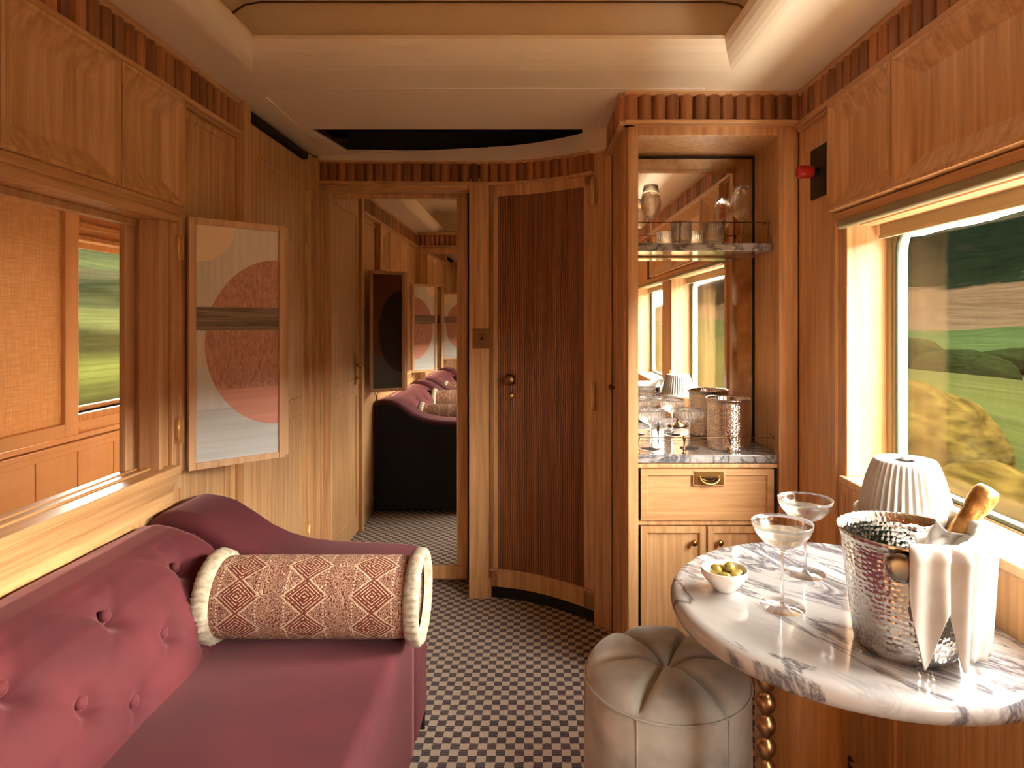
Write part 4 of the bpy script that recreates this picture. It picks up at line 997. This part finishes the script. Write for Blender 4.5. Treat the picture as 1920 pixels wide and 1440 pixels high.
mb = MB(); mb.box(-.28, -.24, -.22, -.18, .650, .661); mb.build('fixing_plate', M_brassd, tb)

# ice bucket with bottle and napkin
ib = thing('ice_bucket', 'large hammered silver ice bucket with round knobs on the marble table', 'ice bucket', (.706, 1.218, .70))
bw = lambda z: lerp(.086, .1095, min(1, z / .195) ** .9) + (.008 * max(0, (z - .195) / .025) ** 1.5 if z > .195 else 0)
outp_ = [(0, 0), (.080, 0), (.084, .003)] + [(bw(.003 + .217 * k_ / 30), .003 + .217 * k_ / 30) for k_ in range(1, 31)]
inn_ = [(bw(.22) - .001, .2222), (bw(.22) - .003, .220)] + [(bw(.217 * (30 - k_) / 30) - .003, .003 + .217 * (30 - k_) / 30) for k_ in range(1, 29)] + [(0, .012)]
mb = MB(); mb.lathe(outp_ + inn_, 96); mb.build('body', M_hammer, ib)
for sg in (0, PI):
    a = math.atan2(-.108, -.068) + sg; cx_, cy_ = math.cos(a), math.sin(a)
    Mr = Vector((cx_, cy_, 0)).to_track_quat('Z', 'Y').to_matrix().to_4x4()
    mb = MB(); mb.lathe([(.010, -.004), (.010, .008), (.022, .010), (.0255, .015), (.0255, .019), (.021, .022), (.012, .0235), (0, .024)], 36, (.106 * cx_, .106 * cy_, .188), Mr); mb.build('knob', M_steel, ib)
bt = thing('champagne_bottle', 'champagne bottle with crumpled gold foil neck leaning in the ice bucket', 'bottle', (.672, 1.222, .722))
ax = Vector((.192, -.015, .285)).normalized(); bt.rotation_euler = ax.to_track_quat('Z', 'Y').to_euler()
mb = MB(); mb.lathe([(0, 0), (.034, 0), (.038, .005), (.038, .12), (.036, .15), (.024, .19), (.018, .215), (.016, .225)], 36); mb.build('glass_body', M_bottle, bt)
mb = MB(); mb.lathe([(.0245, .185), (.0215, .205), (.0188, .23), (.0178, .262), (.0178, .285), (.0195, .290), (.0215, .297), (.0222, .312), (.0218, .328), (.017, .338), (0, .341)], 40, rf=lambda t, z: 1 + .035 * noise.noise(Vector((3 * math.cos(t), 3 * math.sin(t), z * 60)))); mb.build('gold_foil', M_foil, bt)
# napkin draped over the rim
nk = thing('napkin', 'white linen napkin draped over the rim of the ice bucket and round the bottle neck', 'napkin', (.706, 1.218, .70))
mb = MB(); rows = []; A0, A1 = math.radians(-117), math.radians(10); NA = 150
def hem(a):   # hem height at angle
    d = math.degrees(a)
    sm = lambda t: max(0, min(1, t)) ** 2 * (3 - 2 * max(0, min(1, t)))
    if d < -106: return lerp(.150, .018, max(0, min(1, (d + 117) / 11)) ** .7)
    if d < -90: return lerp(.018, .120, sm((d + 106) / 16))
    if d < -80: return lerp(.120, .022, sm((d + 90) / 10))
    if d < -20: return .022 + .006 * math.sin((d + 80) / 9)
    return lerp(.022, .15, sm((d + 20) / 30))
for j in range(NA + 1):
    a = lerp(A0, A1, j / NA); row = []; d = math.degrees(a)
    hm = hem(a); fold = .010 * math.sin((a - A0) * 7.0) + .006 * math.sin((a - A0) * 15 + 1)
    path_ = []
    for k_ in range(6): t_ = k_ / 5; path_.append((.085 + .018 * t_, .150 + .068 * t_, 0))     # up the inside
    path_ += [(.108, .228, .2), (.114, .233, .3), (.120, .231, .5), (.1245, .224, .8)]
    for k_ in range(1, 22):
        t_ = k_ / 21; z = lerp(.218, hm, t_); path_.append((bw(max(0, z)) + .010 + .012 * t_, z, 1.0))
    for (rr, z, f) in path_:
        bulge = f * (abs(fold) * 1.3 + (.016 if d > -62 else 0) * max(0, (z - .0) / .2) * 0 + .006)
        up = 0.018 * math.exp(-((d + 25) / 30) ** 2) if .1 < f < .9 else 0
        row.append(((rr + bulge) * math.cos(a), (rr + bulge) * math.sin(a), z + up * 1.0))
    rows.append(row)
mb.grid(rows); o = mb.build('draped_cloth', M_cloth, nk); s_ = o.modifiers.new('s', 'SOLIDIFY'); s_.thickness = .002
# collar of cloth round the bottle neck
mb = MB(); rows = []
bb = Vector((.672 - .706, 1.222 - 1.218, .022)); axq = ax.to_track_quat('Z', 'Y').to_matrix()
for i in range(22):
    t_ = i / 21; row = []
    for j in range(60):
        a = 2 * PI * j / 60
        rr = lerp(.046, .0265, t_ ** .6) + .009 * math.sin(3 * a + 4 * t_) * (1 - .5 * t_) + .005 * math.sin(7 * a - 3 * t_)
        if t_ > .85: rr += (t_ - .85) * .06
        h = lerp(.175, .245, t_) + .014 * math.sin(a * 2 + 1) + .012 * math.cos(a)
        p = axq @ Vector((rr * math.cos(a), rr * math.sin(a), h)) + bb; row.append(tuple(p))
    rows.append(row)
mb.grid(rows, True); o = mb.build('neck_wrap', M_cloth, nk); s_ = o.modifiers.new('s', 'SOLIDIFY'); s_.thickness = .002

# lamp
def lamp(loc, lab):
    lp = thing('table_lamp', lab, 'lamp', loc)
    mb = MB(); rows = []; npl = 40
    for (z, r, amp) in ((.180, .104, 0), (.186, .106, 0), (.190, .103, 0), (.192, .094, .5), (.22, .088, 1), (.26, .078, 1), (.285, .070, .8), (.298, .066, .3), (.304, .063, 0), (.305, .055, 0), (.302, .02, 0)):
        rows.append([((r + .0028 * amp * math.sin(npl * 2 * PI * j / 400)) * math.cos(2 * PI * j / 400), (r + .0028 * amp * math.sin(npl * 2 * PI * j / 400)) * math.sin(2 * PI * j / 400), z) for j in range(400)])
    mb.grid(rows, True); mb.build('lamp_shade', M_shade, lp)
    mb = MB(); mb.lathe([(0, 0), (.055, 0), (.057, .006), (.045, .014), (.012, .022), (.008, .04), (.013, .07), (.008, .10), (.007, .20), (.018, .21), (.018, .25), (0, .26)], 32); mb.build('base', M_brassd, lp)
    mb = MB(); mb.lathe([(0, .303), (.008, .303), (.008, .309), (0, .311)], 16); mb.build('finial', M_shade, lp)
    return lp
lamp((.842, 1.45, .70), 'small table lamp with a white pleated shade behind the ice bucket')

# olives
bo = thing('olive_bowl', 'small faceted white bowl of olives near the left edge of the marble table', 'bowl', (.440, 1.473, .70))
mb = MB()
rf_ = lambda t, z: 1 + (.012 * math.cos(8 * t) if z < .040 else 0)
mb.lathe([(0, 0), (.022, 0), (.024, .003), (.034, .014), (.047, .030), (.0515, .036), (.0525, .048), (.0505, .050), (.0485, .047), (.044, .032), (.030, .016), (0, .010)], 64, rf=rf_); mb.build('bowl', M_ceram, bo)
def olive():
    mb = MB(); mb.lathe([(0, -.0165), (.006, -.0155), (.0115, -.010), (.0135, 0), (.0115, .010), (.006, .0155), (0, .0165)], 24); o = mb.build('olive', M_olive)
    o['category'] = 'olive'; o['group'] = 'olives in the white bowl'; return o
ol = olive(); spots = [(-.019, .006, .042, 80, 10, 'green olive at the left side of the white bowl'), (.014, .008, .046, 75, -30, 'largest-looking olive on top at the right side of the bowl'), (-.006, -.020, .034, 85, 60, 'olive half hidden behind the front rim of the bowl'), (.018, -.018, .034, 80, 100, 'pitted olive by the front right rim of the bowl'), (.0, .024, .034, 85, 40, 'olive at the back of the bowl'), (.030, .002, .032, 85, 90, 'olive lowest against the right rim of the bowl')]
for k_, (x, y, z, t1, t2, lab) in enumerate(spots):
    o = ol if k_ == 0 else ol.copy()
    if k_: COL.objects.link(o)
    o.location = (.440 + x, 1.473 + y, .70 + z); o.rotation_euler = (math.radians(t1), 0, math.radians(t2)); o['label'] = lab

# round bin under the table
bn = thing('waste_bin', 'round wooden waste bin on the floor behind the beaded table leg', 'bin', (.75, 1.80, 0))
mb = MB(); mb.lathe([(0, 0), (.118, 0), (.12, .004), (.12, .352), (.116, .358), (.108, .358), (.106, .350), (.106, .02), (0, .02)], 64); mb.build('body', MW['z'], bn)
mb = MB(); mb.lathe([(.1205, .335), (.1215, .336), (.1215, .340), (.1205, .341)], 64); mb.build('dark_band', M_gap, bn)

# ------------------------------------------------------------------ countryside
def terrain(name, prof, sgn, mat):
    xs = []; x = 2.2
    while x < 330: xs.append(x); x *= 1.045
    rows = []
    for x in xs:
        j = 0
        while j < len(prof) - 2 and prof[j + 1][0] < x: j += 1
        a, b = prof[j], prof[j + 1]; t = max(0, min(1, (x - a[0]) / (b[0] - a[0]))); z = lerp(a[1], b[1], t * t * (3 - 2 * t))
        row = []
        for k_ in range(161):
            y = 900 * math.copysign(abs(k_ / 80 - 1) ** 2.2, k_ - 80); row.append((sgn * x, y, z + x * .05 * noise.noise(Vector((x * .012, y * .009, sgn * 3))) + .012 * x * noise.noise(Vector((x * .05, y * .03, 5)))))
        rows.append(row)
    mb = MB(); mb.grid(rows); return mb.build(name, mat)
o = terrain('hillside', [(2, -.9), (6, -1.6), (14, -2.8), (34, -4.6), (60, -6.0), (80, -3.8), (120, 1.2), (160, 16), (225, 49), (330, 66)], 1, F_right)
struct(o, 'rolling hill with green and brown fields and dark woods seen through the right window', 'hill')
o = terrain('hillside', [(2, -.9), (6, -1.3), (14, -1.6), (30, -1.4), (60, 3), (100, 12), (160, 32), (240, 62), (330, 90)], -1, F_left)
struct(o, 'green pasture hillside with dark hedges seen through the left corridor window', 'hill')
def bush(loc, sx, sy, sz, mat, lab, seed, grp):
    bm = bmesh.new(); bmesh.ops.create_icosphere(bm, subdivisions=5, radius=1)
    for v in bm.verts:
        p = v.co.copy(); n1 = noise.noise(p * 2.2 + Vector((seed, 0, 0))); n2 = noise.noise(p * 7 + Vector((seed, 3, 0))); n3 = noise.noise(p * 19 + Vector((seed, 3, 9)))
        v.co = p * (1 + .09 * n1 + .015 * n2); v.co.x *= sx; v.co.y *= sy; v.co.z *= sz
    me = bpy.data.meshes.new('bush'); bm.to_mesh(me); bm.free(); me.materials.append(mat)
    for p in me.polygons: p.use_smooth = True
    o = bpy.data.objects.new('bush', me); COL.objects.link(o); o.location = loc; tag(o, lab, 'bush', grp)
for k_, (x, y, z, s1, s2, s3, mt) in enumerate([(8.2, 14.0, -1.5, 1.3, 2.5, 1.5, M_gold), (7.2, 10.1, -2.1, 1.1, 1.3, 1.15, M_gold), (6.4, 7.4, -2.2, 1.2, 1.0, 1.2, M_leaf), (10.0, 19.6, -1.9, 1.5, 2.4, 1.6, M_gold), (8.6, 1.8, -2.5, 1.5, 2.0, 1.3, M_gold)]):
    bush((x, y, z), s1, s2, s3, mt, ['golden autumn bush filling the lower left of the right window', 'golden bush beside the champagne bottle in the right window', 'dark green bush in the lower right corner of the right window', 'golden bush farther along the line behind the nearest one', 'low golden bush beside the train, seen in the bar mirror'][k_], k_ * 3.1, 'bushes beside the track')
for k_, (x, y, z, s1, s2, s3) in enumerate([(52, 78, -4.9, 3, 9, 2.6), (58, 98, -4.2, 3, 7, 2.8), (68, 84, -4.4, 3, 14, 2.0)]):
    bush((x, y, z), s1, s2, s3, M_leaf, ['hedge clump in the middle distance at the left of the right window', 'hedge clump farther right across the green field', 'long low hedge line behind the hedge clumps'][k_], 20 + k_ * 3.7, 'hedges in the fields')
